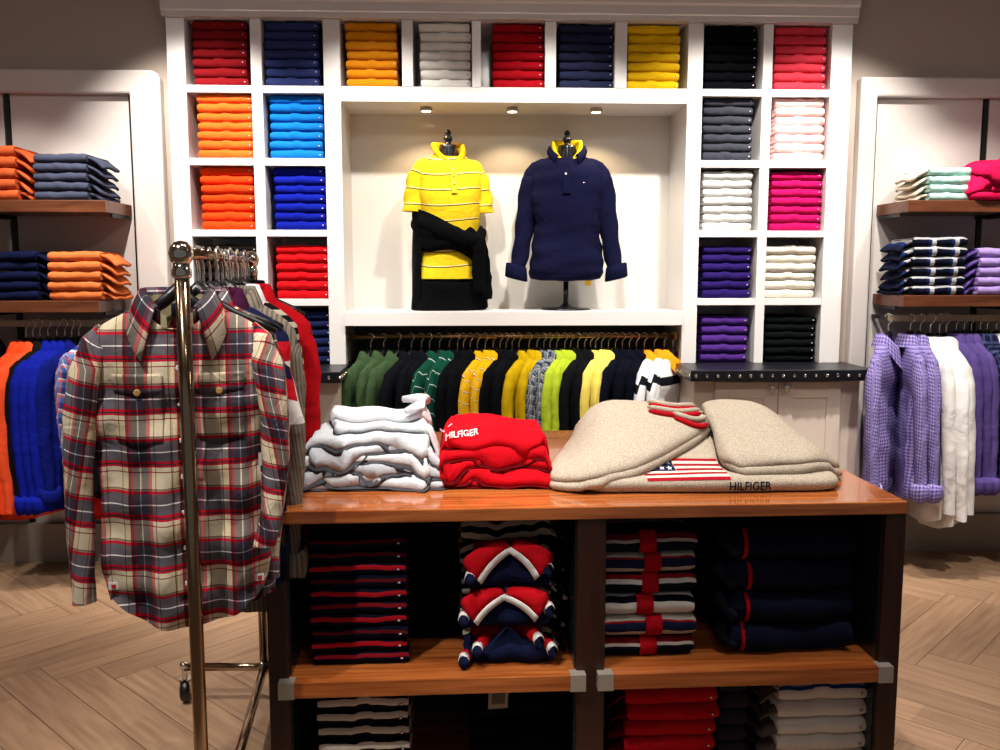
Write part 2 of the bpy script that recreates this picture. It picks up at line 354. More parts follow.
def polo_stack(x0px, x1px, z, zt, n, col, cname, where, y=4.63, kind='folded_polo', d=.29, h=None, patch=True):
    py = {0: 55, 1: 125, 2: 198, 3: 268, 4: 335}[E5.index(z)]; xa, xb = XY(x0px, y, py), XY(x1px, y, py); wd = round((xb-xa)/.01)*.01; pitch = h or (zt-z)/n; x = (xa+xb)/2
    for i in range(n):
        seed = rs.randrange(5)
        root = thing(kind, '%s polo, %s in the %s' % (cname, pos(i, n), where), 'shirt', (x+rs.uniform(-.004, .004), y+rs.uniform(-.004, .006), z+i*pitch), rs.uniform(-.012, .012), 'folded polos in the '+where)
        put('folded_body', fold_mesh(wd, d, round(pitch*.985, 4), seed), root, mat=fabric(col))
        if patch:
            put('flag_patch', PATCH, root, (wd*.44, -.0009, pitch*rs.uniform(.42, .6)))
E5 = [c[1] for c in ROWS]
# left columns
T = .315
polo_stack(193, 246, E5[0], E5[0]+T, 7, '#7c141a', 'burgundy red', 'top left corner cubby')
polo_stack(197, 252, E5[1], E5[1]+T, 7, '#e06424', 'bright orange', 'cubby below the burgundy stack')
polo_stack(201, 254, E5[2], E5[2]+T, 7, '#dc3e12', 'deep orange', 'second cubby below the burgundy stack')
polo_stack(265, 318, E5[0], E5[0]+T, 7, '#2c3668', 'slate blue', 'cubby right of the burgundy stack')
polo_stack(270, 322, E5[1], E5[1]+T, 7, '#0e62b0', 'sky blue', 'cubby under the slate blue stack')
polo_stack(274, 325, E5[2], E5[2]+T, 7, '#0c1884', 'royal blue', 'cubby above the red stack')
polo_stack(277, 328, E5[3], E5[3]+.27, 6, '#c01018', 'bright red', 'cubby right of the rack hooks')
polo_stack(205, 258, E5[3], E5[3]+.27, 6, '#1c1512', 'dark brown', 'cubby behind the rack hooks')
polo_stack(280, 331, E5[4], E5[4]+.27, 6, '#141c40', 'dark navy', 'cubby above the left counter')
# top row above the niche
polo_stack(346, 397, E5[0], E5[0]+T, 7, '#cc8014', 'golden orange', 'top cubby above the yellow form')
polo_stack(420, 470, E5[0], E5[0]+T, 7, '#d9d7d2', 'white', 'cubby above the niche')
polo_stack(493, 544, E5[0], E5[0]+T, 7, '#980c18', 'crimson red', 'middle cubby above the niche')
polo_stack(560, 613, E5[0], E5[0]+T, 7, '#20243e', 'dusty navy', 'cubby above the navy form')
polo_stack(628, 680, E5[0], E5[0]+T, 7, '#dcb014', 'bright yellow', 'rightmost cubby above the niche')
# right columns
polo_stack(706, 757, E5[0], E5[0]+T, 7, '#0b0e14', 'black', 'cubby left of the coral stack')
polo_stack(776, 826, E5[0], E5[0]+T, 7, '#cc3848', 'coral red', 'top right corner cubby')
polo_stack(704, 753, E5[1], E5[1]+T, 7, '#33353e', 'charcoal grey', 'cubby under the top black stack')
polo_stack(776, 824, E5[1], E5[1]+T, 7, '#f3c9c8', 'pale pink', 'cubby under the coral stack')
polo_stack(703, 752, E5[2], E5[2]+.30, 7, '#c4c4c2', 'light grey', 'cubby under the charcoal stack')
polo_stack(772, 822, E5[2], E5[2]+.30, 7, '#b00f54', 'magenta', 'cubby under the pale pink stack')
polo_stack(703, 751, E5[3], E5[3]+.27, 6, '#221452', 'dark violet', 'cubby under the light grey stack')
polo_stack(766, 815, E5[3], E5[3]+.27, 6, '#d9d2c4', 'cream', 'cubby under the magenta stack')
polo_stack(702, 748, E5[4], E5[4]+.24, 5, '#42246e', 'purple', 'cubby just above the right counter')
polo_stack(766, 815, E5[4], E5[4]+.24, 6, '#0d1414', 'black', 'cubby above the cabinet knobs')

# ------------------------------------------------------------------ hanging shirts
SH = {}
class Shirt:
    def __init__(s, L=.72, hw=.245, sl='long', th=.05, amp=.010, seed=1, tail=.05, splay=.05, open_=.0, nr=44, nz=30, cuff=False, neck=.062, cw=.055, point=.03, sw=1.0, sx=1.0, fwd=0.0, rlen=1.0):
        rnd = random.Random(seed); ph = [rnd.uniform(0, 6.28) for _ in range(12)]; s.ph = ph
        lv = [(0, neck, .042), (-.012, .105, .04), (-.032, .15, .038), (-.055, .19, .038), (-.078, .215, .040), (-.11, .222, .046), (-.17, .215, .05)]
        zs = -.17
        for i in range(1, nz+1):
            t = i/nz; lv.append((zs-(L-.17)*t, .215+(hw-.215)*min(1, t*1.2)+.008*math.sin(t*9+ph[0]), th*(1+.15*math.sin(t*5+ph[1]))))
        s.lv = lv; s.top = -.11; rows = []; uvs = []
        s.amp = amp; s.tail = tail; s.L = L; s.hw0 = hw
        for j, (z, a, b) in enumerate(lv):
            row = []; uv = []
            for i in range(nr):
                t = 2*PI*i/nr; c, sn = math.cos(t), math.sin(t)
                x = a*math.copysign(abs(c)**.85, c); y = b*math.copysign(abs(sn)**.7, sn)
                y += s.wr(x, z)*(1 if sn < 0 else -.8)*min(1, abs(sn)*2)
                dz = 0
                if j < 4 and sn < 0: dz = -.055*(-sn)**1.5*(1-j/4)
                hem = max(0, (-z-(L-.14))/.14)
                dz += hem*(s.tail*(abs(x)/a)**2.2 - (0.02 if sn > 0 else 0))
                row.append((x, y, s.top+z+dz)); uv.append((x, z+dz))
            rows.append(row); uvs.append(uv)
        mb = MB().grid(rows, True, uvs)
        s.cuffs = []
        for sg in (-1, 1):
            if sl == 'long':
                path = [(.175, 0, -.055), (.205, 0, -.085), (.228, 0, -.14), (.243, 0, -.22), (.253+splay*.3, -.005, -.32), (.262+splay*.6, -.008, -.42), (.262+splay*.8, -.014, -.52), (.262+splay, -.02, -.60), (.262+splay, -.022, -.66)]
                rad = [.030, .046, .056, .056, .052, .049, .046, .042, .042]
            else:
                path = [(.175, 0, -.055), (.205, 0, -.085), (.232, 0, -.14), (.252, 0, -.20), (.272, 0, -.26), (.280, 0, -.285)]
                rad = [.030, .048, .060, .064, .066, .067]
            P = []
            for i in range(len(path)-1):
                for q in range(4):
                    f = q/4; P.append((tuple(path[i][k]*(1-f)+path[i+1][k]*f for k in range(3)), rad[i]*(1-f)+rad[i+1]*f))
            P.append((path[-1], rad[-1])); d = 0; rr = []; uu = []
            for i, ((x, y, z), r) in enumerate(P):
                n = 16; row = []; uv = []
                if sg > 0 and rlen != 1: q_ = min(1, i/len(P)); x, z = x-.055*q_**2, z*(1-(1-rlen)*q_)
                for q in range(n):
                    t = 2*PI*q/n; k = r*sw*(1+.05*math.sin(z*27+t*2+ph[2]+sg)*min(1, i/8)+.035*math.sin(z*55+t*3+ph[3])+.06*math.sin(t*3+ph[8]+z*6))
                    row.append((sg*(x*sx+k*.92*math.cos(t)), y+k*.72*math.sin(t)-fwd*min(1, i/10), s.top+z+.012*math.cos(t)*(1 if i < 5 else 0))); uv.append((.04+x+r*t*.9+.10*z, z*.98+sg*.16*r*t+.03))
                rr.append(row); uu.append(uv)
            if sg < 0: rr = [r[::-1] for r in rr]; uu = [u[::-1] for u in uu]
            mb.grid(rr, True, uu)
            if cuff:
                (x, y, z), r = P[-1]; cp = []; cu = []
                for k, (dz, m) in enumerate(((.012, .9), (.016, 1.18), (-.01, 1.34), (-.045, 1.30), (-.06, 1.12), (-.055, .8), (-.02, .7))):
                    cp.append([(sg*(x*sx+r*m*(1+.1*math.sin(3*2*PI*q/14+k))*math.cos(2*PI*q/14)), y+r*m*.8*math.sin(2*PI*q/14), s.top+z+dz+.008*math.sin(2*2*PI*q/14+k)) for q in range(14)]); cu.append([(.1+q*.02, dz) for q in range(14)])
                s.cuffs.append(MB().grid(cp, True, cu).mesh('cuff', M_white))
        s.body = mb.mesh('shirt_body', M_white)
        # collar
        rows = []; uvs = []; N = 26
        for k, (dr, dz, lf) in enumerate(((-.004, -.004, 0), (-.006, .022, 0), (-.002, .036, 0), (.010, .034, 0), (.022, .012, .4), (.034, -.014, 1))):
            row = []; uv = []
            for i in range(N+1):
                t = -PI/2+.16+open_+(2*PI-.32-2*open_)*i/N; fr = max(0, -math.sin(t)); a, b = neck+dr, .044+dr*.75
                ext = lf*(cw-.035)*(.3+.7*fr); p = lf*point*fr**3
                row.append(((a+ext*.6)*math.cos(t)*(1+.25*p/.03*lf*0)+math.copysign(p*.25, math.cos(t)), (b+ext*.3)*math.sin(t), s.top+dz-.055*fr**1.5-ext*1.1-p)); uv.append((t*.07, dz-ext))
            rows.append(row); uvs.append(uv)
        s.col = MB().grid(rows, False, uvs).mesh('collar', M_white)
    def wr(s, x, z):
        g = min(1, max(0, -z-.05)/.35); p = s.ph
        return s.amp*(g*(math.sin(x*34+p[4]+z*2)+.5*math.sin(x*71+p[5]-z*5))+.35*math.sin(z*38+x*18+p[6])*min(1, -z*6)+.25*math.sin(z*61-x*26+p[7])*min(1, -z*6))
    def front(s, x, z, lift=.002):
        """y of the front surface at x and drop z below the neck"""
        lv = s.lv
        for j in range(len(lv)-1):
            if lv[j+1][0] <= z: break
        t = (lv[j][0]-z)/(lv[j][0]-lv[j+1][0]); a = lv[j][1]*(1-t)+lv[j+1][1]*t; b = lv[j][2]*(1-t)+lv[j+1][2]*t
        c = min(.999, abs(x)/a)**(1/.85); sn = math.sqrt(max(0, 1-c*c))
        return -(b*sn**.7)+s.wr(x, z)*min(1, sn*2)-lift
def hanger_meshes():
    a = MB(); pts = [(-.175, 0, -.178), (-.14, 0, -.160), (-.08, 0, -.134), (-.035, 0, -.108), (0, 0, -.078), (.035, 0, -.108), (.08, 0, -.134), (.14, 0, -.160), (.175, 0, -.178)]
    a.tube(pts, [.006, .009, .011, .014, .020, .014, .011, .009, .006], 8)
    h = MB(); pts = [(0, 0, -.085), (0, 0, -.05), (0, .004, -.028)]+[(0, .016*math.sin(t)*-1+.0, .004+.016*math.cos(t)*-1) for t in [0.2+.5*i for i in range(9)]]
    pts = [(0, 0, -.10), (0, 0, -.05), (0, 0, -.03)]+[(0, .019*math.sin(t), .019*-math.cos(t)+.0) for t in [-.6-.55*i for i in range(8)]]
    h.tube(pts, .0034, 6)
    return a.mesh('hanger', M_plastic), h.mesh('hook', plain('hook_steel', '#d9d6d0', .25, .9))
HG, HK = hanger_meshes()
def hanging(kind, label, cat, loc, rot, S, mat, group, colmat=None, cuffmat=None, hang=True, bare=False, scale=1.0):
    t = thing(kind, label, cat, loc, rot, group); t.scale = (scale, scale, scale)
    put('shirt_body', S.body, t, mat=mat)
    if not bare: put('collar', S.col, t, mat=colmat or mat)
    for cm_ in S.cuffs: put('cuff', cm_, t, mat=cuffmat or mat)
    if hang:
        h = put('hanger', HG, t); put('hook', HK, h)
    return t
S_polo = [Shirt(.70, .245, 'short', seed=q, nr=28, nz=14, amp=.012, th=.04) for q in (1, 2)]
S_long = [Shirt(.72, .235, 'long', seed=q, nr=28, nz=14, amp=.010, th=.030, splay=-.01, cw=.065, sw=.72, sx=.95) for q in (3, 4)]
S_cuff = [Shirt(.74, .25, 'long', seed=q, nr=32, nz=16, amp=.012, th=.040, cuff=True, splay=-.01, sw=.82, cw=.065) for q in (5, 6)]

# brass rail under the niche and its shirts
RZ = 1.158
t = thing('hanging_rail', 'long brass hanging rail under the mannequin niche', 'rail', (.25, 4.655, RZ))
MB().tube([(-.855, 0, 0), (.845, 0, 0)], .012, 12).build('bar', M_brass, t, smooth=True)
for x in (-.855, .845): MB().tube([(x-.006, 0, 0), (x+.006, 0, 0)], .022, 14).build('end_flange', M_brass, t, smooth=True)
m_olive = striped('olive_knit', .012, [(0, '#34482e'), (.7, '#283a24')]); m_green = striped('green_stripe', .075, [(0, '#06382a'), (.93, '#9ca8a2')])
m_ystr = striped('yellow_stripe_polo', .06, [(0, '#c09008'), (.90, '#20202c'), (.96, '#e8e0c8')])
m_chk = plaid('grey_check', .05, [(0, '#2a3140'), (.5, '#6d7681'), (.9, '#b8b49a')], .05, [(0, '#20283a'), (.55, '#69707c'), (.92, '#c2bda0')])
m_block = striped('white_black_block', .30, [(0, '#dcdee2'), (.50, '#101218'), (.66, '#dcdee2')])
seq = [(367, m_olive, 'olive green ribbed', 1), (380, m_olive, 'olive green ribbed', 1), (395, m_olive, 'olive green ribbed', 1),
       (408, '#10131c', 'black', 0), (418, '#0e1018', 'black', 0), (426, '#10131c', 'black', 0),
       (436, m_green, 'dark green white-striped', 1), (446, m_green, 'dark green white-striped', 1), (454, m_green, 'dark green white-striped', 1),
       (460, '#0a0b0e', 'black', 0), (467, '#0c0d12', 'black', 0), (474, '#0a0b0e', 'black', 0),
       (482, m_ystr, 'yellow black-striped', 1), (490, m_ystr, 'yellow black-striped', 1), (497, m_ystr, 'yellow black-striped', 1),
       (503, '#0a0b10', 'black', 0), (509, '#0c0e16', 'black', 0), (516, '#0a0b10', 'black', 0),
       (526, '#a88a08', 'mustard yellow', 1), (534, '#a88a08', 'mustard yellow', 1), (541, '#b09008', 'mustard yellow', 1),
       (547, m_chk, 'grey checked', 1), (554, m_chk, 'grey checked', 1),
       (562, '#96aa28', 'lime green', 1), (568, '#96aa28', 'lime green', 1), (575, '#96aa28', 'lime green', 1),
       (582, '#14161a', 'black', 0), (588, '#101216', 'black', 0), (593, '#121418', 'black', 0),
       (599, '#cfbb58', 'pale yellow', 1), (606, '#cfbb58', 'pale yellow', 1), (613, '#cfbb58', 'pale yellow', 1),
       (620, '#0a0f22', 'navy', 0), (627, '#080c1c', 'navy', 0), (634, '#0a0f22', 'navy', 0), (642, '#080c1c', 'navy', 0),
       (652, m_block, 'white and black colour-block', 1), (662, m_block, 'white and black colour-block', 1), (671, m_block, 'white and black colour-block', 1)]
cnt = {}; tot = {}
runs = []
for s_ in seq:
    if runs and runs[-1][0] == s_[2]: runs[-1][1].append(s_)
    else: runs.append([s_[2], [s_]])
WH = ['leftmost', 'middle', 'rightmost']; m_orc = fabric('#e08a18')
for ri, (nm, items) in enumerate(runs):
    nb = ('just right of %s ones' % runs[ri-1][0]) if ri else 'at the left end'
    for qi, (px, col, _, lng) in enumerate(items):
        wh = (WH if len(items) == 3 else (['left', 'right'] if len(items) == 2 else ['first', 'second', 'third', 'fourth']))[qi]; num = {2: 'two', 3: 'three', 4: 'four'}[len(items)]
        mt = col if not isinstance(col, str) else fabric(col)
        S = S_long[qi % 2]
        hanging('hanging_shirt', '%s shirt, %s of %s on brass rail, %s' % (nm, wh, num, nb), 'shirt',
                (XY(px, 4.655)+.016, 4.655, RZ), math.radians(57+(0, 5, -4)[qi % 3]+rs.uniform(-3, 3)), S, mt, 'shirts on the brass rail', colmat=m_orc if mt is m_block else None, scale=(.95, .91, .94, .92)[qi])

# ------------------------------------------------------------------ dress forms in the niche
def torso(name, tab, mat, parent, seed, amp=.006, sleeves=None, drop=.03, n=40, bag=0):
    rnd = random.Random(seed); ph = [rnd.uniform(0, 6) for _ in range(8)]; rows = []; uvs = []
    T2 = []
    for i in range(len(tab)-1):
        for q in range(4):
            f = q/4; T2.append([tab[i][k]*(1-f)+tab[i+1][k]*f for k in range(4)])
    T2.append(tab[-1])
    for j, (z, a, b, yo) in enumerate(T2):
        row = []; uv = []
        for i in range(n):
            t = 2*PI*i/n; c, s = math.cos(t), math.sin(t); g = min(1, j/10)
            k = 1+g*amp*8*(math.sin(z*30+t*1.5+ph[0])*.5+math.sin(t*5+ph[1]+z*6)*.35+.3*math.sin(z*70+math.sin(t*2)*2+ph[2])*bag)
            x = a*math.copysign(abs(c)**.9, c)*k; y = yo+b*math.copysign(abs(s)**.85, s)*k
            dz = -drop*max(0, -s)*max(0, 1-j/7)
            row.append((x, y, z+dz)); uv.append((x, z+dz+.02*math.sin(t*2+ph[3])*g*.5))
        rows.append(row); uvs.append(uv)
    mb = MB().grid(rows, True, uvs)
    for sl in (sleeves or []):
        P = []; path, rad = sl
        for i in range(len(path)-1):
            for q in range(5):
                f = q/5; P.append((Vector(path[i])*(1-f)+Vector(path[i+1])*f, rad[i]*(1-f)+rad[i+1]*f))
        P.append((Vector(path[-1]), rad[-1])); rr = []; uu = []
        for i, (p, r) in enumerate(P):
            d = (P[min(i+1, len(P)-1)][0]-P[max(0, i-1)][0]).normalized(); a = Vector((0, 1, 0)); b = d.cross(a).normalized()
            rr.append([p+(b*math.cos(2*PI*q/18)+a*math.sin(2*PI*q/18)*.85)*r*(1+.07*math.sin(i*1.1+2*PI*q/18*2+ph[4])) for q in range(18)])
            uu.append([(.3+q*.015, p.z) for q in range(18)])
        mb.grid(rr, True, uu)
    return mb.build(name, mat, parent, smooth=True)
def collar_on(parent, z, a, b, mat, open_=.2, name='collar', up=.06, flare=.02, drop=.075, leaf=.03):
    """stand-up collar, open at the front, with short turned points"""
    rows = []; uvs = []; N = 32
    for k, (dr, dz, lf) in enumerate(((-.002, -.012, 0), (.0, up*.35, 0), (flare*.35, up*.8, 0), (flare*.7, up, 0), (flare*1.0, up*.94, .25), (flare*1.35, up*.6, 1))):
        row = []; uv = []
        for i in range(N+1):
            t = -PI/2+open_+(2*PI-2*open_)*i/N; fr = max(0, -math.sin(t))**1.6; bk = max(0, math.sin(t))
            row.append(((a+dr)*math.cos(t)*(1+.12*fr), (b+dr)*math.sin(t)-.01*fr, z+dz*(1-.35*fr)+.008*bk-drop*fr-lf*leaf*(.3+fr))); uv.append((t*.08, dz-lf*.03))
        rows.append(row); uvs.append(uv)
    return MB().grid(rows, False, uvs).build(name, mat, parent, smooth=True, solid=.003)
def form_top(t, z):
    MB().lathe([(.052, z-.10), (.05, z-.05), (.047, z), (.045, z+.012), (.02, z+.016), (.015, z+.024), (.022, z+.034), (.024, z+.046), (.017, z+.058), (.011, z+.062), (.016, z+.07), (.015, z+.082), (.004, z+.092)], n=20).build('neck_cap', plain('dark_form_lacquer', '#0e1018', .22), t, smooth=True)
# yellow shirt form
NF = 1.29
c1 = atY(449, 300, 4.78)
t = thing('dress_form', 'headless dress form in yellow striped polo with dark sweater tied at waist', 'mannequin', (c1.x, 4.80, NF), math.radians(14))
m_yp = striped('yellow_polo_thin_stripes', .078, [(0, '#dcbe20'), (.86, '#14142a'), (.92, '#dcbe20'), (.95, '#f4efd0'), (.98, '#dcbe20')], 1, .916)
MB().lathe([(.15, .0), (.155, .10), (.150, .2), (.14, .42), (.17, .6), (.15, .74), (.07, .80)], n=28).squash(.62).build('form_body', M_plastic, t, smooth=True)
tab = [(.818, .058, .052, 0), (.805, .082, .062, 0), (.785, .112, .076, 0), (.755, .145, .09, -.005), (.70, .165, .105, -.01), (.60, .168, .118, -.015), (.50, .160, .115, -.01), (.40, .156, .112, -.005), (.30, .162, .115, 0), (.20, .172, .12, 0), (.165, .174, .122, 0)]
sl = [([(sg*.09, 0, .765), (sg*.135, 0, .735), (sg*.165, 0, .665), (sg*.178, -.005, .58), (sg*.182, -.005, .51)], [.030, .050, .058, .058, .062]) for sg in (-1, 1)]
sh = torso('polo_shirt', tab, m_yp, t, 5, .004, sl)
collar_on(sh, .812, .062, .055, fabric('#e0a818'), open_=.30, up=.055, flare=.022, drop=.07, leaf=.02)
MB().grid([[(x, y, z) for x in (-.015, 0, .015)] for z, y in ((.745, -.101), (.725, -.108), (.70, -.119), (.65, -.131), (.60, -.138))]).build('placket', fabric('#dcc030'), sh, solid=.004)
for z in (.72, .685, .65):
    MB().lathe([(.005, 0), (.005, .002), (.001, .003)], (0, -.128+(z-.685)*.35, z), 10).build('button', M_pearl, sh, smooth=True)
form_top(t, .845)
M_blk = fabric('#0a0b0f')
tab2 = [(.175, .150, .105, 0), (.16, .182, .130, 0), (.10, .188, .134, 0), (.04, .194, .136, 0), (.004, .200, .138, 0)]
torso('dark_trousers', tab2, M_blk, t, 9, .006)
# tied sweater: a diagonal wrapped band, a knot and two hanging sleeves
rows = []
for i in range(41):
    a = 2*PI*i/40; x, y = .176*math.cos(a), .130*math.sin(a); fr = max(0, -math.sin(a))
    ztop = .475-.05*math.cos(a)*(1)-.08*fr*(.5+.5*math.cos(a)); zb = ztop-.15+.05*fr*math.cos(a)+.03*math.sin(a*3)
    row = []
    for k in range(9):
        f = k/8; bul = .016*math.sin(f*PI)+.005*math.sin(f*14+a*2)
        row.append((x*(1+bul/.19), y*(1+bul/.13), ztop*(1-f)+zb*f))
    rows.append(row)
kn = MB().grid(rows, False).build('tied_sweater', M_blk, t, smooth=True, solid=.014)
rows = []
for k in range(13):
    f = k/12; z = .44-.43*f
    rows.append([((.180+.02*f+.006*math.sin(a*7+f*3))*math.cos(a), (.132+.012*f+.006*math.sin(a*9+f*2))*math.sin(a), z-.015*math.sin(a*3)*f*0) for a in [-.55+(PI+1.1)*q/26 for q in range(27)]])
MB().grid(rows).build('sweater_back', M_blk, kn, smooth=True, solid=.010)
def strand(p, r, nm='sweater_sleeve'):
    P = []; R = []
    for i in range(len(p)-1):
        for q in range(4): f = q/4; P.append(Vector(p[i])*(1-f)+Vector(p[i+1])*f); R.append(r[i]*(1-f)+r[i+1]*f+.003*math.sin(i*3+q*1.7))
    P.append(Vector(p[-1])); R.append(r[-1]); MB().tube(P, R, 14, flat=.6).build(nm, M_blk, kn, smooth=True)
strand([(.07, -.13, .42), (.115, -.155, .36), (.125, -.155, .30), (.12, -.15, .2), (.13, -.145, .09)], [.02, .036, .034, .036, .032])
strand([(.16, -.10, .42), (.125, -.15, .36), (.155, -.125, .28), (.172, -.115, .17), (.18, -.10, .06)], [.02, .038, .03, .032, .03])
strand([(-.17, -.07, .47), (-.08, -.13, .42), (.03, -.15, .375), (.11, -.155, .355)], [.03, .045, .042, .034])
# navy form
c2 = atY(566, 300, 4.78)
t = thing('dress_form', 'headless dress form on black stand wearing navy long-sleeved sweater with yellow collar', 'mannequin', (c2.x, 4.79, NF), math.radians(-6))
MB().lathe([(.13, .0), (.132, .006), (.125, .010), (.04, .014), (.018, .03), (.014, .05), (.014, .22)], n=32).build('stand', plain('black_stand_metal', '#0b0c12', .25), t, smooth=True)
MB().lathe([(.02, .15), (.12, .16), (.14, .22), (.13, .4), (.15, .58), (.14, .74), (.06, .80)], n=28).squash(.62).build('form_body', M_plastic, t, smooth=True)
tab = [(.815, .058, .052, 0), (.802, .085, .062, 0), (.782, .125, .076, 0), (.752, .165, .09, -.005), (.69, .185, .105, -.01), (.58, .186, .115, -.012), (.46, .172, .112, -.008), (.36, .176, .116, 0), (.26, .194, .13, 0), (.20, .200, .134, 0), (.165, .178, .120, 0), (.155, .13, .09, 0), (.165, .10, .07, 0)]
sl = [([(sg*.10, 0, .762), (sg*.15, 0, .735), (sg*.185, .0, .665), (sg*.205, .0, .54), (sg*.225, -.01, .40), (sg*.245, -.02, .27), (sg*.262, -.03, .20)], [.032, .050, .060, .056, .048, .044, .042]) for sg in (-1, 1)]
M_navy = fabric('#0d0f2a')
sh = torso('navy_sweater', tab, M_navy, t, 6, .007, sl, bag=1.6)
collar_on(sh, .805, .070, .062, M_navy, open_=.5, name='sweater_collar', up=.050, flare=.026, drop=.05, leaf=.035)
collar_on(sh, .812, .058, .052, fabric('#dcbc18'), open_=.22, name='yellow_collar', up=.070, flare=.018, drop=.085, leaf=.012)
for sg in (-1, 1):
    MB().grid([[(sg*(.263+r*math.cos(q*PI/8)), -.03+r*.8*math.sin(q*PI/8), z+.25*sg*r*math.cos(q*PI/8)*1.0*sg) for q in range(16)] for r, z in ((.042, .24), (.054, .235), (.058, .20), (.060, .165), (.050, .160), (.04, .19))], True).build('cuff', M_navy, sh, smooth=True)
MB().grid([[(x, y, z) for x in (-.019, 0, .019)] for z, y in ((.755, -.094), (.73, -.103), (.69, -.119), (.64, -.127), (.60, -.131))]).build('placket', M_navy, sh, solid=.005)
MB().grid([[(-.006+r*math.cos(q*PI/5), y, .70+r*math.sin(q*PI/5)) for q in range(10)] for r, y in ((.006, -.112), (.006, -.121), (.001, -.122))], True).build('button', M_pearl, sh)
put('chest_patch', PATCH, sh, (.085, -.116, .655))
form_top(t, .842)
# a yellow tail of the inner shirt under the hem
MB().grid([[(.10+.03*i/4, -.07+.05*i/4, .165-.035*k) for i in range(5)] for k in range(2)]).build('shirt_tail', fabric('#d8b020'), sh, solid=.002)

# ------------------------------------------------------------------ side bays
def wall_shelf(x0, x1, z1, label, h=.055):
    t = thing('wall_shelf', label, 'shelf', (x0, 4.3, z1-h))
    MB().box(0, x1-x0, 0, .338, 0, h).build('board', M_shelfw, t, bevel=.002)
    for x in (.012, x1-x0-.012):
        MB().box(x-.004, x+.004, .10, .338, -.018, 0).build('bracket', M_slot, t)
wall_shelf(-2.25, -1.665, 1.822, 'upper walnut shelf of the left wall bay under the blue-grey stack')
wall_shelf(-2.86, -2.27, 1.822, 'upper walnut shelf at the far left frame edge under orange tops')
wall_shelf(-2.25, -1.72, 1.357, 'lower walnut shelf of the left wall bay under the peach stack')
wall_shelf(-2.86, -2.27, 1.357, 'lower walnut shelf at the far left frame edge under navy clothes')
wall_shelf(2.125, 2.66, 1.833, 'upper walnut shelf of the right wall bay under the mint stack')
wall_shelf(2.69, 3.2, 1.833, 'upper walnut shelf at the far right frame edge under pink cloth')
wall_shelf(2.125, 2.68, 1.378, 'lower walnut shelf of the right wall bay under the dark plaid stack')
wall_shelf(2.69, 3.2, 1.378, 'lower walnut shelf at the far right frame edge')
def bay_rail(x0, x1, z, y, label):
    t = thing('hanging_rail', label, 'rail', (x0, y, z))
    MB().box(0, x1-x0, -.006, .006, -.016, .016).build('bar', plain('pale_metal_bar', '#b8a890', .35, .6), t, bevel=.002)
    for x in (.02, x1-x0-.02): MB().box(x-.006, x+.006, 0, 4.64-y, -.010, .010).build('arm', M_slot, t)
bay_rail(-2.9, -1.67, 1.245, 4.42, 'pale metal hanging bar under the left wall bay shelves')
bay_rail(2.11, 3.2, 1.262, 4.42, 'pale metal hanging bar under the right wall bay shelves')
def dangle_stack(kind, px0, px1, z, n, h, col, desc, y, side, grp, d=.26, cat='shirt', seed=0, jig=.004, inner=None):
    xa, xb = XY(px0, y), XY(px1, y); wd = round(xb-xa, 2); x = (xa+xb)/2; r2 = random.Random(seed+5)
    for i in range(n):
        root = thing(kind, '%s, %s of its stack' % (desc, pos(i, n)), cat, (x+r2.uniform(-jig, jig), y+r2.uniform(-jig, jig), z+i*h), r2.uniform(-.02, .02), grp)
        mt = col if not isinstance(col, str) else fabric(col)
        put('folded_body', fold_mesh(wd, d, round(h*.985, 4), r2.randrange(4)+10, .002, .003, False), root, mat=mt)
        # sleeve edge drooping from the open side of the fold
        mb = MB(); rows = []
        for q in range(9):
            f = q/8; xx = side*(wd/2-.012+f*.075); zz = h*.72-(f**1.6)*h*(1.15 if i else .62)
            rows.append([(xx, .03+.2*k/5+.012*math.sin(k*2+q*.6+i), max(.003, zz+.004*math.sin(k*1.7+i)) if i == 0 else zz+.004*math.sin(k*1.7+i)) for k in range(6)])
        mb.grid(rows).build('tucked_sleeve', inner or mt, root, smooth=True, solid=.012)
dangle_stack('folded_sweater', -25, 22, 1.822, 5, .050, '#c4582e', 'coral orange folded sweater on the upper far left shelf', 4.32, 1, 'coral sweaters upper left', seed=1)
dangle_stack('folded_sweater', 41, 93, 1.822, 5, .043, '#3a3e50', 'blue-grey folded sweater on the upper left shelf', 4.32, 1, 'blue-grey sweaters upper left', seed=2)
dangle_stack('folded_shirt', 50, 101, 1.357, 5, .046, '#cc6a38', 'peach orange folded shirt on the lower left shelf', 4.33, 1, 'peach shirts lower left', seed=3)
dangle_stack('folded_shirt', -20, 38, 1.357, 5, .046, '#0d1230', 'navy folded shirt on the lower far left shelf', 4.33, 1, 'navy shirts lower left', seed=4)
dangle_stack('folded_shirt', 924, 967, 1.833, 4, .040, '#a8d0c8', 'mint green folded shirt on the upper right shelf', 4.33, -1, 'mint shirts upper right', seed=5, inner=fabric('#d8cdb8'))
m_dpl = plaid('navy_white_plaid', .11, [(0, '#0a0e22'), (.45, '#1b2f6c'), (.6, '#d8d8dc'), (.8, '#0a0c18')], .09, [(0, '#0c1026'), (.4, '#e0e0e4'), (.6, '#10142c')], .45)
dangle_stack('folded_shirt', 912, 965, 1.378, 6, .047, m_dpl, 'navy and white plaid folded shirt on lower right shelf', 4.33, -1, 'dark plaid shirts lower right', seed=6, jig=.008)
dangle_stack('folded_shirt', 978, 1030, 1.378, 5, .046, '#a68ed0', 'lavender folded shirt at the right frame edge', 4.34, -1, 'lavender shirts lower right', seed=7, inner=fabric('#5c4890'))

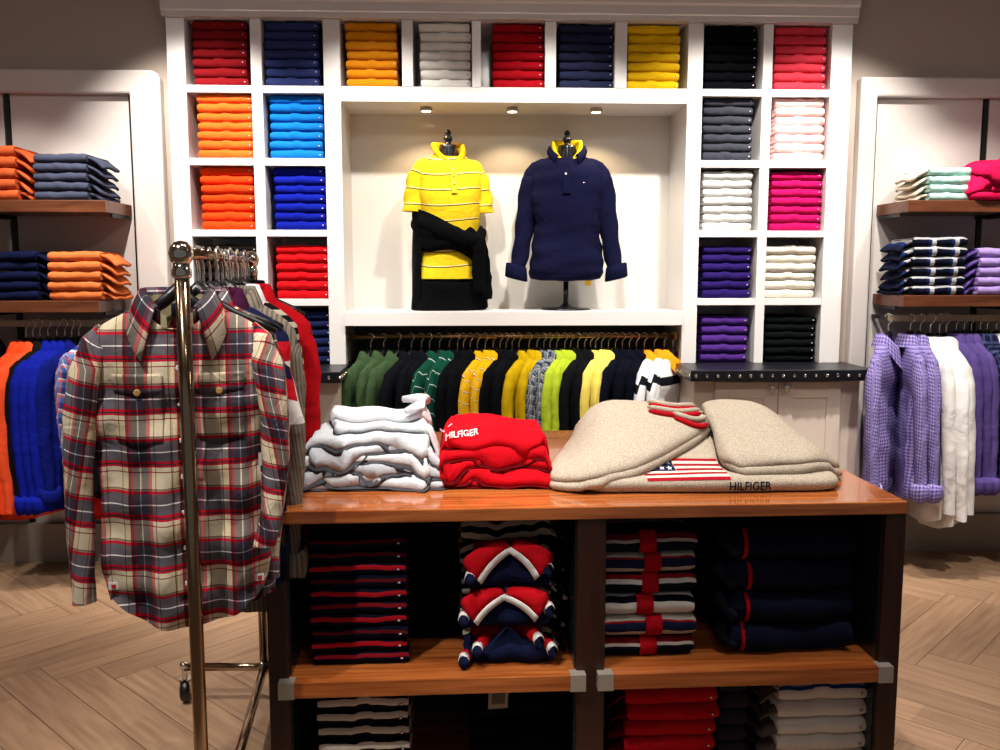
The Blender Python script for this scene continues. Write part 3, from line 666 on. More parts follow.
# ------------------------------------------------------------------ soft pads: flaps, sleeves and crumpled garments
def pad(outline, th, seed=0, base=lambda x, y: 0, wav=.006, edge=.35, rings=9, N=56, prof=None, freq=22):
    """closed puffy sheet: outline is a loop of (x, y); returns an MB"""
    pts = [Vector((p[0], p[1], 0)) for p in outline]; n = len(pts); cx = sum(p.x for p in pts)/n; cy = sum(p.y for p in pts)/n
    # Catmull-Rom resample
    loop = []
    for k in range(N):
        u = k/N*n; i = int(u); f = u-i; p0, p1, p2, p3 = (pts[(i+q-1) % n] for q in range(4))
        loop.append(.5*((2*p1)+(-p0+p2)*f+(2*p0-5*p1+4*p2-p3)*f*f+(-p0+3*p1-3*p2+p3)*f**3))
    rnd = random.Random(seed); ph = [rnd.uniform(0, 6) for _ in range(8)]
    def wv(x, y): return wav*(math.sin(x*freq+ph[0]+y*7)+.7*math.sin(y*freq*1.3+x*9+ph[1])+.4*math.sin((x+y)*freq*2.1+ph[2]))
    sc_ = [0, .02, .06, .12, .2, .32, .48, .66, .84, 1.0]
    rows = []
    def P(p, s, top):
        x = p.x+(cx-p.x)*s; y = p.y+(cy-p.y)*s; q = min(1, s/edge); hgt = math.sqrt(max(0, 1-(1-q)**2))
        b = base(x, y)
        z = b+th*.5+(.5*th*hgt+wv(x, y)*q*.8)*(1 if top else 0)-(0 if top else .5*th*min(1, hgt*1.3))
        return (x, y, max(z, b+.0005))
    for s in sc_[::-1][:-1]: rows.append([P(p, min(s, .985), False) for p in loop])
    for s in sc_: rows.append([P(p, min(s, .985), True) for p in loop])
    mb = MB(); mb.grid(rows, True, [[(v[0], v[1]) for v in r] for r in rows], 0, True, True); return mb
def bvh(o):
    me = o.data; M = o.matrix_basis
    if o.parent: M = o.parent.matrix_basis @ M
    return BVHTree.FromPolygons([M @ v.co for v in me.vertices], [tuple(p.vertices) for p in me.polygons])
def basef(trees, z0, r=.02):
    def one(x, y):
        zz = z0
        for t in trees:
            h = t.ray_cast(Vector((x, y, 3)), Vector((0, 0, -1)))
            if h[0] is not None and h[0].z > zz: zz = h[0].z
        return zz
    def f(x, y): return max(one(x, y), (one(x, y)+one(x+r, y)+one(x-r, y)+one(x, y+r)+one(x, y-r))/5)
    return f
def drape(name, mb, mats, parent, tree, direc, lift=.0012, smooth=False):
    d = Vector(direc).normalized(); vs = []
    for v in mb.v:
        h = tree.ray_cast(Vector(v)-d*.5, d); p = h[0] if h[0] is not None else Vector(v)
        vs.append(tuple(p-d*lift-Vector(parent.location)))
    mb.v = vs; return put(name, mb.mesh(name, mats, smooth), parent)
def text_mb(txt, size, origin, ux, uy, depth=0, mi=0):
    c = bpy.data.curves.new('lettering', 'FONT'); c.body = txt; c.size = size; c.resolution_u = 3; c.offset = size*.012
    o = bpy.data.objects.new('lettering', c); COL.objects.link(o); dg = bpy.context.evaluated_depsgraph_get(); me = o.evaluated_get(dg).to_mesh()
    mb = MB(); O = Vector(origin); ux = Vector(ux); uy = Vector(uy)
    bm = bmesh.new(); bm.from_mesh(me); bmesh.ops.triangulate(bm, faces=bm.faces[:])
    for _ in range(3):
        bmesh.ops.subdivide_edges(bm, edges=[e for e in bm.edges if e.calc_length() > size*.09], cuts=1); bmesh.ops.triangulate(bm, faces=bm.faces[:])
    bm.verts.index_update(); mb.add([O+ux*v.co.x+uy*v.co.y for v in bm.verts], [tuple(v.index for v in f.verts) for f in bm.faces], mi=mi); bm.free()
    o.evaluated_get(dg).to_mesh_clear(); bpy.data.objects.remove(o); bpy.data.curves.remove(c); return mb

# ------------------------------------------------------------------ shirts hanging in the side bays
m_ging = plaid('purple_gingham', .016, [(0, '#4c3c8a'), (.5, '#9c90bc')], .016, [(0, '#4c3c8a'), (.5, '#9c90bc')])
m_mplaid = plaid('blue_orange_plaid', .09, [(0, '#5a86c0'), (.3, '#d8dce6'), (.4, '#2a3a78'), (.8, '#c8602c')], .08, [(0, '#4a70b0'), (.35, '#d4683a'), (.5, '#dcdfe8'), (.6, '#24326c')])
m_dchk = plaid('dark_blue_check', .04, [(0, '#121630'), (.7, '#45507a')], .04, [(0, '#121630'), (.7, '#45507a')])
F = fabric
def bay(items, yz, side, grp):
    for (px, mt, desc, S, rot, sc_) in items:
        hanging('hanging_shirt', desc, 'shirt', (XY(px, yz[0]), yz[0], yz[1]), math.radians(rot), S, mt if not isinstance(mt, str) else F(mt), grp, scale=sc_)
org = '#d8401c'; blu = '#0e1a86'
bay([(-28, '#12141e', 'black long-sleeved shirt at the far left frame edge', S_long[0], 78, 1), (-14, '#15182a', 'dark navy shirt beside the orange ones, far left', S_long[1], 76, 1),
     (24, org, 'orange shirt hanging in the left bay, left of three', S_long[0], 74, 1.12), (31, org, 'orange shirt hanging in the left bay, middle of three', S_long[1], 74, 1.12), (38, '#d84a26', 'orange shirt hanging in the left bay, right of three', S_long[0], 72, 1.12),
     (46, '#1a1d1a', 'dark grey shirt between the orange and the blue ones', S_long[0], 72, 1.05),
     (55, blu, 'royal blue shirt with rolled cuffs, first after the orange ones', S_cuff[0], 70, 1.04), (63, blu, 'royal blue shirt with rolled cuffs, second after the orange ones', S_cuff[1], 70, 1.04), (70, blu, 'royal blue shirt with rolled cuffs, third after the orange ones', S_cuff[0], 70, 1.04), (77, '#0c1666', 'royal blue shirt nearest the multicolour plaid one', S_cuff[1], 70, 1.0),
     (92, m_mplaid, 'blue and orange plaid shirt left of the tartan shirt', S_long[0], 62, .85), (104, '#a81a14', 'red shirt just behind the tartan shirt sleeve', S_long[1], 76, 1.12), (112, '#14161e', 'black shirt hidden behind the tartan shirt', S_long[1], 80, 1)],
    (4.42, 1.245), 1, 'shirts in the left bay')
bay([(890, m_ging, 'large purple gingham shirt turned open beside the studded counter', S_cuff[0], 52, 1.06), (912, m_ging, 'purple gingham shirt with rolled cuff, second in the right bay', S_cuff[1], 76, 1.04), (922, m_ging, 'purple gingham shirt with rolled cuff, third in the right bay', S_cuff[0], 78, 1.04),
     (932, '#d9d6d4', 'white shirt next to the purple gingham ones', S_long[0], 82, 1.2), (941, '#e4e2e2', 'white shirt in the middle of three in the right bay', S_long[1], 84, 1.24), (948, '#d5d2d0', 'white shirt next to the plain purple ones', S_long[0], 84, 1.2),
     (958, '#52427e', 'plain purple shirt, left of three in the right bay', S_cuff[0], 84, 1.0), (966, '#52427e', 'plain purple shirt, middle of three in the right bay', S_cuff[1], 86, 1.0), (973, '#5a4a88', 'plain purple shirt, right of three in the right bay', S_cuff[0], 84, 1.0),
     (982, m_dchk, 'dark blue checked shirt, left of two in the right bay', S_long[1], 88, 1.0), (989, m_dchk, 'dark blue checked shirt, right of two in the right bay', S_long[0], 88, 1.0),
     (998, '#d8d2c6', 'cream shirt at the right frame edge', S_cuff[0], 92, 1.02), (1010, '#c8c0b4', 'beige shirt beyond the right frame edge', S_cuff[1], 92, 1.02), (1026, '#171a2a', 'dark shirt beyond the right frame edge', S_long[1], 92, 1)],
    (4.42, 1.262), -1, 'shirts in the right bay')
# crumpled pink garments on the upper right shelf
pk = []
for i, (dx, th, sd) in enumerate(((0, .05, 1), (.01, .045, 2), (-.01, .045, 3), (.015, .05, 4))):
    cx = 2.60+dx; y0 = 4.30
    o = pad([(cx-.17, y0+.0), (cx+.02, y0-.02), (cx+.2, y0), (cx+.22, y0+.2), (cx+.02, y0+.27), (cx-.13, y0+.24)], th, sd, basef(pk, 1.834), .008, .25).build('pink_garment', F('#d4164e'), None, smooth=True)
    tag(o, 'crumpled hot pink garment on the upper right shelf, %s of the pile' % pos(i, 4), 'shirt', 'pink garments upper right'); o['group'] = 'pink garments upper right'
    pk.append(bvh(o))

# ------------------------------------------------------------------ the display table
TR = math.radians(1.3); TO = Vector((-.507, 2.214, 0)); TW, TD = 1.66, 1.10
def TP(u, v, z=0): return Vector((TO.x+u*math.cos(TR)-v*math.sin(TR), TO.y+u*math.sin(TR)+v*math.cos(TR), z))
def TU(px, v): return (XY(px, TO.y+v+.02)-TO.x)
tb = thing('display_table', 'large glossy red-brown wooden display table with two open shelf bays', 'table', TO, TR)
MB().box(0, TW, 0, TD, .866, .90).build('tabletop', M_tab, tb, bevel=.003)
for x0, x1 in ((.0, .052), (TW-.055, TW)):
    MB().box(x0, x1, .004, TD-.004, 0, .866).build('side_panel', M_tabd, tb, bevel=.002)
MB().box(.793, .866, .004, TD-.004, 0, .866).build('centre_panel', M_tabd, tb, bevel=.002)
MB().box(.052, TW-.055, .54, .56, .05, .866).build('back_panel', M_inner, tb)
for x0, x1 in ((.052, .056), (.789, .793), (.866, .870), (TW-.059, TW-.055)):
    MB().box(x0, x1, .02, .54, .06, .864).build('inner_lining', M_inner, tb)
for (a, b) in ((.030, .812), (.848, TW-.030)):
    sh = MB().box(a, b, -.022, .54, .418, .460).build('shelf', M_tab, tb, bevel=.0015)
    for x0, x1 in ((a-.002, a+.038), (b-.038, b+.002)):
        MB().box(x0, x1, -.0245, .012, .4165, .4608).build('corner_bracket', M_nickel, sh)
    MB().box(max(a, .052), min(b, TW-.055), .0, .54, .05, .092).build('bottom_shelf', M_tab, tb, bevel=.0015)
ZM, ZL = .4605, .0925
def tstack(kind, px0, px1, v, z, n, h, col, desc, grp, d=.28, mats=None, side=0, inner=None, cat='shirt', wz=.0015, wy=.0015, patch=False, extra=None, bumpc=False, seed=0):
    ua, ub = TU(px0, v), TU(px1, v); wd = round(ub-ua, 2); r2 = random.Random(seed+17); out = []
    for i in range(n):
        root = thing(kind, desc+', '+pos(i, n)+' in stack', cat, TP((ua+ub)/2+r2.uniform(-.004, .004), v+r2.uniform(-.004, .006), z+i*h), TR+r2.uniform(-.02, .02), grp)
        mt = (mats[i % len(mats)] if mats else col); mt = F(mt) if isinstance(mt, str) else mt
        put('folded_body', fold_mesh(wd, d, round(h*.985, 4), r2.randrange(5)+20, wz, wy, bumpc), root, mat=mt)
        if patch: put('flag_patch', PATCH, root, (wd*.42, -.003, h*.5))
        if side:
            mb = MB(); rows = []
            for q in range(7):
                f = q/6; xx = side*(wd/2-.012+f*.055)
                rows.append([(xx+.006*math.sin(k*2.3+i), .01+.2*k/8, max(.004 if i == 0 else -.004, h*.6-f*h*.7+.008*math.sin(k*2.1+q*.5+i*1.3))) for k in range(9)])
            mb.grid(rows).build('ruffled_sleeve', inner or mt, root, smooth=True, solid=.006)
        if extra: extra(root, wd, h, i)
        out.append(root)
    return out
def zs(name, h, stops): return striped(name, h, stops, 1)
nr1 = zs('navy_red_bands', .035, [(0, '#0c1024'), (.45, '#a8141e'), (.8, '#0c1024')]); nr2 = zs('navy_deep_red_bands', .035, [(0, '#0c1024'), (.5, '#5c1018'), (.75, '#0a0e20')])
nr3 = zs('maroon_navy_bands', .035, [(0, '#0a0e20'), (.55, '#7c121c'), (.85, '#0c1024')])
tstack('folded_polo', 306, 404, .07, ZM, 10, .0350, None, 'navy and red banded folded polo in the left table bay', 'banded polos in the left table bay', mats=[nr3, nr1, nr2, nr1, nr3, nr1, nr2, nr1, nr2, nr2], patch=True, seed=3)
tstack('folded_sweater', 404, 462, .22, ZM, 4, .055, '#0b0d16', 'black folded sweater behind the banded polos', 'black sweaters in the left table bay', d=.25, side=1, seed=4)
m_bw = striped('charcoal_cream_stripes', .034, [(0, '#0c0d14'), (.55, '#a89c8c')], 1)
tstack('folded_sweater', 460, 553, .12, ZM, 5, .0765, m_bw, 'black and cream striped folded sweater behind the rugby shirts', 'striped sweaters in the left table bay', d=.30, wz=.006, wy=.008, side=1, inner=m_bw, seed=5)
# rugby shirts with red and white edges
RED, WHT, NVY = F('#c4121e'), F('#e2e0de'), F('#141a38')
def ribbon(mb, p0, p1, w0, wdir, mi, y0, dy, bulge=.008, n=10):
    """a flat band in the front plane from p0 to p1 (x, z), width along wdir"""
    rows = []
    for i in range(n+1):
        f = i/n; x = p0[0]*(1-f)+p1[0]*f; z = p0[1]*(1-f)+p1[1]*f; yy = y0+dy*f-bulge*math.sin(PI*f)
        rows.append([(x+wdir[0]*w0[0], yy, z+wdir[1]*w0[0]), (x+wdir[0]*(w0[0]+w0[1])/2, yy-.004, z+wdir[1]*(w0[0]+w0[1])/2), (x+wdir[0]*w0[1], yy, z+wdir[1]*w0[1])])
    mb.grid(rows, mi=mi)
for i, (z0, hh, wd) in enumerate(((0, .10, .23), (.10, .105, .23), (.205, .12, .22))):
    u = (TU(461, .05)+TU(553, .05))/2+(.004, 0, .006)[i]
    root = thing('folded_rugby_shirt', 'navy folded rugby shirt with red and white edged collar, %s of three' % ('lowest', 'middle', 'topmost')[i], 'shirt', TP(u, .05, ZM+z0), TR, 'rugby shirts in the left table bay')
    put('folded_body', fold_mesh(wd, .22, round(hh*.55, 4), 30+i, .004, .006, False), root, mat=NVY)
    for sg in ((-1, 1) if i else ()):
        # a turned-back front: red panel widening outwards, white tape along its lower edge
        mb = MB(); ap = Vector((.008*i-.012, hh*(.98 if i == 2 else .90))); e = Vector((sg*wd*(.36 if sg > 0 else .38), .022+.010*(sg > 0)+.006*i)); y0 = .002 if sg > 0 else .008
        dn = Vector((-(e-ap).y, (e-ap).x)).normalized()*(1 if sg > 0 else -1); rw = []; ww = []
        for k in range(13):
            f = k/12; c = ap*(1-f)+e*f+dn*(.010*math.sin(PI*f)); W = (.012+.052*f**.7)*(1 if f < .9 else .93 if f < .99 else .8); yy = y0-.020*f-.007*math.sin(PI*f)
            rw.append([(c.x+dn.x*W*q, yy+.010*q*q-.005*math.sin(PI*q)+.006*max(0, f-.8)*5*q, c.y+dn.y*W*q) for q in (0, .25, .5, .75, 1)])
            ww.append([(c.x-dn.x*.017*q, yy-.0015+.004*q*q, c.y-dn.y*.017*q) for q in (0, .5, 1)])
        mb.grid(rw, mi=0); mb.grid(ww, mi=1)
        mb.build('collar_edge', [RED, WHT], root, smooth=True, solid=.004)
    mb = MB(); rows = []
    for k in range(9):
        f = k/8; rows.append([(s_*wd*.40*f, .012-.010*f+.012*(1-abs(s_)), max(.02, hh*(1-f)+.02*f)+.01*(1-abs(s_))) for s_ in [-1, -.5, 0, .5, 1]])
    mb.grid(rows).build('front_yoke', NVY, root, smooth=True, solid=.006)
    MB().box(-wd*.42, wd*.42, .03, .2, hh*.5, hh*.98).build('folded_back', F('#6c0c16'), root, bevel=.03)
    for sg in (-1, 1):
        for q in range(2 if i == 0 else 1):
            xx = sg*(wd*(.45, .43, .40)[i]-.036*q); z_ = .026+.028*q+(.022 if sg > 0 else 0)+(0, .012, .018)[i]
            MB().tube([(xx-sg*.03, .07, z_+.02), (xx, .02, z_), (xx+sg*.012, .005, z_-.004)], [.012, .018, .018], 12, flat=.8).build('sleeve_end', RED, root, smooth=True)
            MB().tube([(xx+sg*.012, .005, z_-.004), (xx+sg*.014, -.012, z_-.008)], [.0185, .0185], 12, flat=.8).build('sleeve_band', WHT, root, smooth=True)
            MB().tube([(xx+sg*.014, -.012, z_-.008), (xx+sg*.010, -.026, z_-.010), (xx+sg*.004, -.030, z_-.011)], [.018, .014, .004], 12, flat=.8).build('cuff', NVY, root, smooth=True)
# right bay
H6 = .058
b1 = zs('white_navy_maroon', H6, [(0, '#0e1224'), (.38, '#0e1224'), (.55, '#b8b0a8'), (.7, '#6c1018'), (.92, '#5c0e16')])
b2 = zs('cream_navy', H6, [(0, '#b9b0a2'), (.3, '#161e3c'), (.72, '#8c1019'), (.82, '#a8a098')]); b3 = zs('white_black', H6, [(0, '#10131e'), (.55, '#dcd9d6'), (.78, '#8c1019')])
b4 = zs('white_roll', H6, [(0, '#dad6d2'), (.68, '#0e1224')])
def red_placket(root, wd, h, i):
    mb = MB(); r = h/2; x = .01*math.sin(i*2.1)
    rows = [[(x+s*wd*.09, r-(r+.0025)*math.cos(t)*1.0, r+(r+.0015)*math.sin(t)) for s in (-1, -.4, .4, 1)] for t in [-1.45+2.9*k/10 for k in range(11)]]
    mb.grid(rows).build('red_placket', F('#a8101c'), root, smooth=True, solid=.003)
tstack('folded_polo', 609, 705, .07, ZM, 6, H6, None, 'striped folded polo with red placket in the right table bay', 'red placket polos in the right table bay', mats=[b1, b2, b4, b3, b2, b1], extra=red_placket, seed=8)
def hood(root, wd, h, i):
    x = -wd*.5+.035+.02*((i*37) % 3)/2
    mb = MB(); r = h/2
    mb.grid([[(x+s, r-(r+.002)*math.cos(t), r+(r+.001)*math.sin(t)) for s in (-.005, .005)] for t in [-1.3+2.6*k/10 for k in range(11)]]).build('red_stripe', F('#b0101c'), root, smooth=True, solid=.003)
    MB().tube([(-wd*.5+.01, .12, h*.7), (-wd*.5-.01, .05, h*.6), (-wd*.5+.005, .0, h*.3)], [.02, .022, .014], 10).build('sleeve_roll', F('#20242e'), root, smooth=True)
tstack('folded_hoodie', 742, 872, .07, ZM, 4, .086, '#13172b', 'dark navy folded hoodie in the right table bay', 'hoodies in the right table bay', d=.34, wz=.004, wy=.006, extra=hood, cat='sweater', seed=9)
# lower level
w1 = zs('cream_black_bands', .0405, [(0, '#0b0c12'), (.42, '#c9bfb2'), (.86, '#0b0c12')])
tstack('folded_polo', 309, 404, .06, ZL, 7, .0405, w1, 'cream and black banded folded polo on the bottom left shelf', 'banded polos on the bottom shelf', patch=True, bumpc=True, seed=12)
tstack('folded_jeans', 470, 575, .08, ZL, 5, .050, '#080c1c', 'dark denim folded jeans on the bottom left shelf', 'jeans on the bottom shelf', cat='jeans', wz=.003, seed=13)
tg = thing('paper_tag', 'beige paper tag hanging over the dark folded jeans', 'tag', TP(TU(498, .03), .03, .350), TR+.1)
MB().box(-.026, .026, 0, .0015, -.0, .085).build('card', plain('tag_card', '#8c7c66', .8), tg); MB().box(-.018, .018, -.0006, .0, .015, .05).build('printed_block', plain('tag_print', '#4c4438', .8), tg)
tg.rotation_euler = (.25, 0, TR+.1)
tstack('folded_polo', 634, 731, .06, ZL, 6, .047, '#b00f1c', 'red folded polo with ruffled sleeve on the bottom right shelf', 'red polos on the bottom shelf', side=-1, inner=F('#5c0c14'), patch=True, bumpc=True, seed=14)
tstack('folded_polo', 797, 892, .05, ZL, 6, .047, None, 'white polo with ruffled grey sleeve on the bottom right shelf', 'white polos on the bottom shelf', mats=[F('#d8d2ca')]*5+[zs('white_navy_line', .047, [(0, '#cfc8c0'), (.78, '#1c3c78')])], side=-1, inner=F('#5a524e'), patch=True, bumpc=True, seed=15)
tstack('folded_sweater', 733, 765, .10, ZL, 6, .048, '#2c2a30', 'charcoal ruffled folded sweater between the red and white polos', 'charcoal sweaters on the bottom shelf', side=1, seed=16)

# ------------------------------------------------------------------ piles on the table top
ZT = .9005
GR = ['#b4b8c0', '#c2c5cc', '#a9adb6', '#c9ccd2', '#b9bcc4', '#c4c8ce', '#d0d3d8']
gtree = []
def garment(kind, label, grp, pads, mat, trees, seed, th, wav=.006, edge=.25, inner=None, freq=22):
    o = pad(pads, th, seed, basef(trees, ZT), wav, edge, freq=freq).build(kind, mat, None, smooth=True)
    c = sum((Vector(v.co) for v in o.data.vertices), Vector())/len(o.data.vertices); c.z = min(v.co.z for v in o.data.vertices)
    o.data.transform(Matrix.Translation(-c)); o.location = c; o['label'] = label; o['category'] = 'shirt'; o['group'] = grp
    if inner:  # dark sheet whose colour paints the shade line between stacked garments
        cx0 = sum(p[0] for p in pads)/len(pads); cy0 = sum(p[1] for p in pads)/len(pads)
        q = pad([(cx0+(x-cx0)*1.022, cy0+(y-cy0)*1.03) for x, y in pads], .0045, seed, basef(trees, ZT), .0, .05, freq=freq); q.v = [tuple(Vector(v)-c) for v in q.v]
        q.build('shade_edge_layer', F(inner), o, smooth=True)
    trees.append(bvh(o)); return o
def rect(cx, cy, wx, wy, r, seed, j=.02, m=5):
    rnd = random.Random(seed); out = []; c, s = math.cos(r), math.sin(r); per = []
    for i in range(m): per.append((-1+2*i/m, -1))
    for i in range(3): per.append((1, -1+2*i/3))
    for i in range(m): per.append((1-2*i/m, 1))
    for i in range(3): per.append((-1, 1-2*i/3))
    for a, b in per:
        x = a*wx/2+rnd.uniform(-j, j); y = b*wy/2+rnd.uniform(-j, j); out.append((cx+x*c-y*s, cy+x*s+y*c))
    return out
spec = [(-.290, 2.57, .425, .30, .02), (-.290, 2.575, .415, .30, -.04), (-.285, 2.58, .40, .30, .05), (-.275, 2.585, .38, .29, -.03), (-.27, 2.59, .36, .29, .07), (-.262, 2.60, .33, .28, -.05), (-.25, 2.62, .30, .26, .10)]
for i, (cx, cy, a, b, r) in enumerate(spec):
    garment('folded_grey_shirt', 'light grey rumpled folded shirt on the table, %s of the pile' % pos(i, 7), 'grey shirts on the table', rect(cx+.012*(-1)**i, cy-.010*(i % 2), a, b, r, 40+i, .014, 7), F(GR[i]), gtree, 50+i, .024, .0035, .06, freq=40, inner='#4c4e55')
o = garment('folded_grey_shirt', 'white-grey shirt with rolled hem thrown on top of the grey pile', 'grey shirts on the table', [(-.40, 2.62), (-.33, 2.55), (-.24, 2.53), (-.16, 2.56), (-.10, 2.66), (-.15, 2.76), (-.28, 2.77), (-.40, 2.74)], F('#d8dadf'), gtree, 77, .022, .006, .12, freq=26)
off = o.location
MB().tube([Vector(p)-off for p in ((-.17, 2.54, 1.10), (-.13, 2.58, 1.115), (-.12, 2.64, 1.12), (-.145, 2.70, 1.115), (-.19, 2.72, 1.11))], [.010, .015, .017, .015, .01], 10).build('rolled_hem', F('#d8dadf'), o, smooth=True)
rtree = []
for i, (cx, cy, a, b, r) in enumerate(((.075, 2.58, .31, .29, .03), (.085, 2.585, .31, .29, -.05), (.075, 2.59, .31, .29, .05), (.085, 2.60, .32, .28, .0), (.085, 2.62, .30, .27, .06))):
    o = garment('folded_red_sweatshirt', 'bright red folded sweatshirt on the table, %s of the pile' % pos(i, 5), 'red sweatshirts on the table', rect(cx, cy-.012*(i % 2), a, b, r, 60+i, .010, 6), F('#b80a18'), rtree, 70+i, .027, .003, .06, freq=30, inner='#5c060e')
o = garment('folded_red_sweatshirt', 'red sweatshirt with white chest lettering draped over the red pile', 'red sweatshirts on the table', [(-.075, 2.60), (-.08, 2.50), (.02, 2.455), (.10, 2.47), (.17, 2.45), (.225, 2.50), (.24, 2.62), (.19, 2.73), (.08, 2.72), (0, 2.76), (-.05, 2.70)], F('#bc0b1a'), rtree, 90, .020, .006, .08, freq=20)
tr = rtree[-1]
def surf(px, py, trees):
    best = None; o = Vector((0, 0, CAMH)); d = Vector(ray(px, py)).normalized()
    for t in trees:
        h = t.ray_cast(o, d)
        if h[0] is not None and (best is None or h[3] < best[1]): best = (h[0], h[3])
    return best[0] if best else Vector(PZ(px, py, 1.04)+(1.04,))
q0, q1 = surf(445, 442, [tr]), surf(484, 434, [tr]); ux = (q1-q0); ux *= 1/.148
mb = text_mb('HILFIGER', .032, q0, ux*.98, (0, .45, .85)); drape('chest_lettering', mb, plain('white_print', '#e8dcdc', .7), o, tr, (0, .75, -.66), .004)
q0, q1 = surf(440, 430, [tr]), surf(452, 424, [tr])
mb = MB(); mb.grid([[tuple(q0+(q1-q0)*f+Vector((0, 0, dz))) for f in (0, .33, .66, 1)] for dz in (-.004, .004)]); drape('collar_tape', mb, plain('white_tape', '#dcd8e4', .7), o, tr, (0, .75, -.66), .003)

# beige sweaters
m, nt, b = nmat('oatmeal_marl_knit'); b.inputs['Roughness'].default_value = .95; b.inputs['Specular IOR Level'].default_value = .15
n = bump(nt, b, 420, .5, .002); r = nt.nodes.new('ShaderNodeValToRGB'); r.color_ramp.elements[0].position = .38; r.color_ramp.elements[0].color = lin('#93877a'); r.color_ramp.elements[1].position = .6; r.color_ramp.elements[1].color = lin('#c6baa8')
nt.links.new(n.outputs[0], r.inputs[0]); nt.links.new(r.outputs[0], b.inputs['Base Color']); M_oat = m
btree = []
for i, (y0, th) in enumerate(((2.52, .030), (2.60, .034), (2.72, .034))):
    garment('beige_sweater', 'oatmeal knit sweater hidden inside the beige pile, %s of three' % ('lowest', 'middle', 'uppermost')[i], 'beige sweaters on the table', [(.36, y0), (.66, y0), (.98, y0), (.985, y0+.2), (.97, 2.98), (.66, 3.0), (.37, 2.98), (.35, y0+.2)], M_oat, btree, 110+i, th, .003, .3, freq=12)
A = [PZ(586, 493, .9), PZ(640, 494, .9), PZ(710, 494, .9), PZ(780, 493, .9), PZ(836, 491, .9), (1.045, 2.50), (1.03, 2.66), (1.0, 2.96), (.85, 3.0), (.60, 3.0), (.38, 2.96), (.33, 2.70), (.325, 2.52)]
def basesm(trees, z0):
    f1 = basef(trees, z0, .03)
    return lambda x, y: sum(f1(x+a, y+b) for a, b in ((0, 0), (.04, 0), (-.04, 0), (0, .04), (0, -.03), (0, .07), (0, -.05)))/7
def sweater(label, pts, seed, th, wav, edge, freq):
    o = pad(pts, th, seed, basesm(btree, ZT), wav, edge, freq=freq, N=90).build('beige_sweater', M_oat, None, smooth=True)
    c = sum((Vector(v.co) for v in o.data.vertices), Vector())/len(o.data.vertices); c.z = min(v.co.z for v in o.data.vertices)
    o.data.transform(Matrix.Translation(-c)); o.location = c; tag(o, label, 'shirt', 'beige sweaters on the table'); btree.append(bvh(o)); return o
oA = sweater('oatmeal knit sweater with flag and dark lettering on its front', A, 101, .042, .003, .12, 10)
tA = btree[-1]; dr = (0, .80, -.60)
FX, FY, FZ = PZ(648, 481, .935)+(.935,); FX1 = PZ(732, 481, .935)[0]; FW, FH = FX1-FX, .115
def band(u0, u1, v0, v1, mi, mb, nu=16):
    mb.grid([[(FX+u0+(u1-u0)*k/nu, FY+.6*(v0+(v1-v0)*q/2), FZ+.8*(v0+(v1-v0)*q/2)) for k in range(nu+1)] for q in range(3)], mi=mi)
mb = MB()
for k in range(9):
    v0 = FH*k/9; band(0 if k < 4 else FW*.42, FW, v0, v0+FH/9*.98, 0 if k % 2 == 0 else 1, mb)
band(0, FW*.41, FH*4/9, FH, 2, mb, 8)
drape('flag_knit', mb, [F('#a01828'), F('#d9cfc4'), F('#1a2444')], oA, tA, dr, .0015, True)
mb = MB()
for q in range(2):
    for k in range(4 if q == 0 else 5):
        cx, cv = FW*.41*(.14+(.235 if q == 0 else .18)*k), FH*(.58+.26*q); pts = []
        for j in range(10):
            rr = .0105 if j % 2 == 0 else .0045; a = PI/2+j*PI/5
            u, v = cx+rr*math.cos(a)*.85, cv+rr*math.sin(a)*1.15; pts.append((FX+u, FY+.6*v, FZ+.8*v))
        mb.add([(FX+cx, FY+.6*cv, FZ+.8*cv)]+pts, [(0, 1+j, 1+(j+1) % 10) for j in range(10)])
drape('knit_stars', mb, F('#e6e2dc'), oA, tA, dr, .0032)
tx = PZ(728, 490, .908); mb = text_mb('HILFIGER', .036, (tx[0], 2.34, .909), (.80, 0, 0), (0, 0, .92)); drape('hem_lettering', mb, F('#14182c'), oA, tA, (0, 1, 0), .0025)
B = [PZ(549, 466, .96), PZ(566, 474, .95), PZ(592, 476, .95), PZ(615, 469, .965), PZ(645, 462, .975), PZ(680, 448, .99), PZ(712, 436, 1.0), PZ(706, 424, 1.03), PZ(690, 413, 1.05), PZ(650, 408, 1.05), PZ(605, 416, 1.03), PZ(565, 434, .99), PZ(552, 450, .97)]
sweater('oatmeal knit sweater whose sleeve hangs lowest on the left of the pile', [(x-.004, y-.012) for x, y in B], 102, .026, .003, .10, 14)
sweater('oatmeal knit sweater folded topmost over the left of the beige pile', B, 103, .026, .003, .10, 16)
C = [PZ(712, 440, 1.0), PZ(720, 456, .98), PZ(738, 470, .955), PZ(752, 472, .95), PZ(778, 469, .955), PZ(806, 466, .96), PZ(836, 460, .96), PZ(838, 450, .975), PZ(815, 434, 1.0), PZ(780, 417, 1.03), PZ(735, 409, 1.05), PZ(704, 409, 1.05), PZ(704, 424, 1.03)]
sweater('oatmeal knit sweater under the topmost one on the right of the pile', [(x+.004, y-.012) for x, y in C], 104, .026, .003, .10, 14)
oC = sweater('oatmeal knit sweater folded topmost over the right of the beige pile', C, 105, .026, .003, .12, 16)
tC = basef(btree, ZT)
def surf(px, py, trees):
    best = None; o = Vector((0, 0, CAMH)); d = Vector(ray(px, py)).normalized()
    for t in trees:
        h = t.ray_cast(o, d)
        if h[0] is not None and (best is None or h[3] < best[1]): best = (h[0], h[3])
    return best[0] if best else Vector(PZ(px, py, 1.04)+(1.04,))
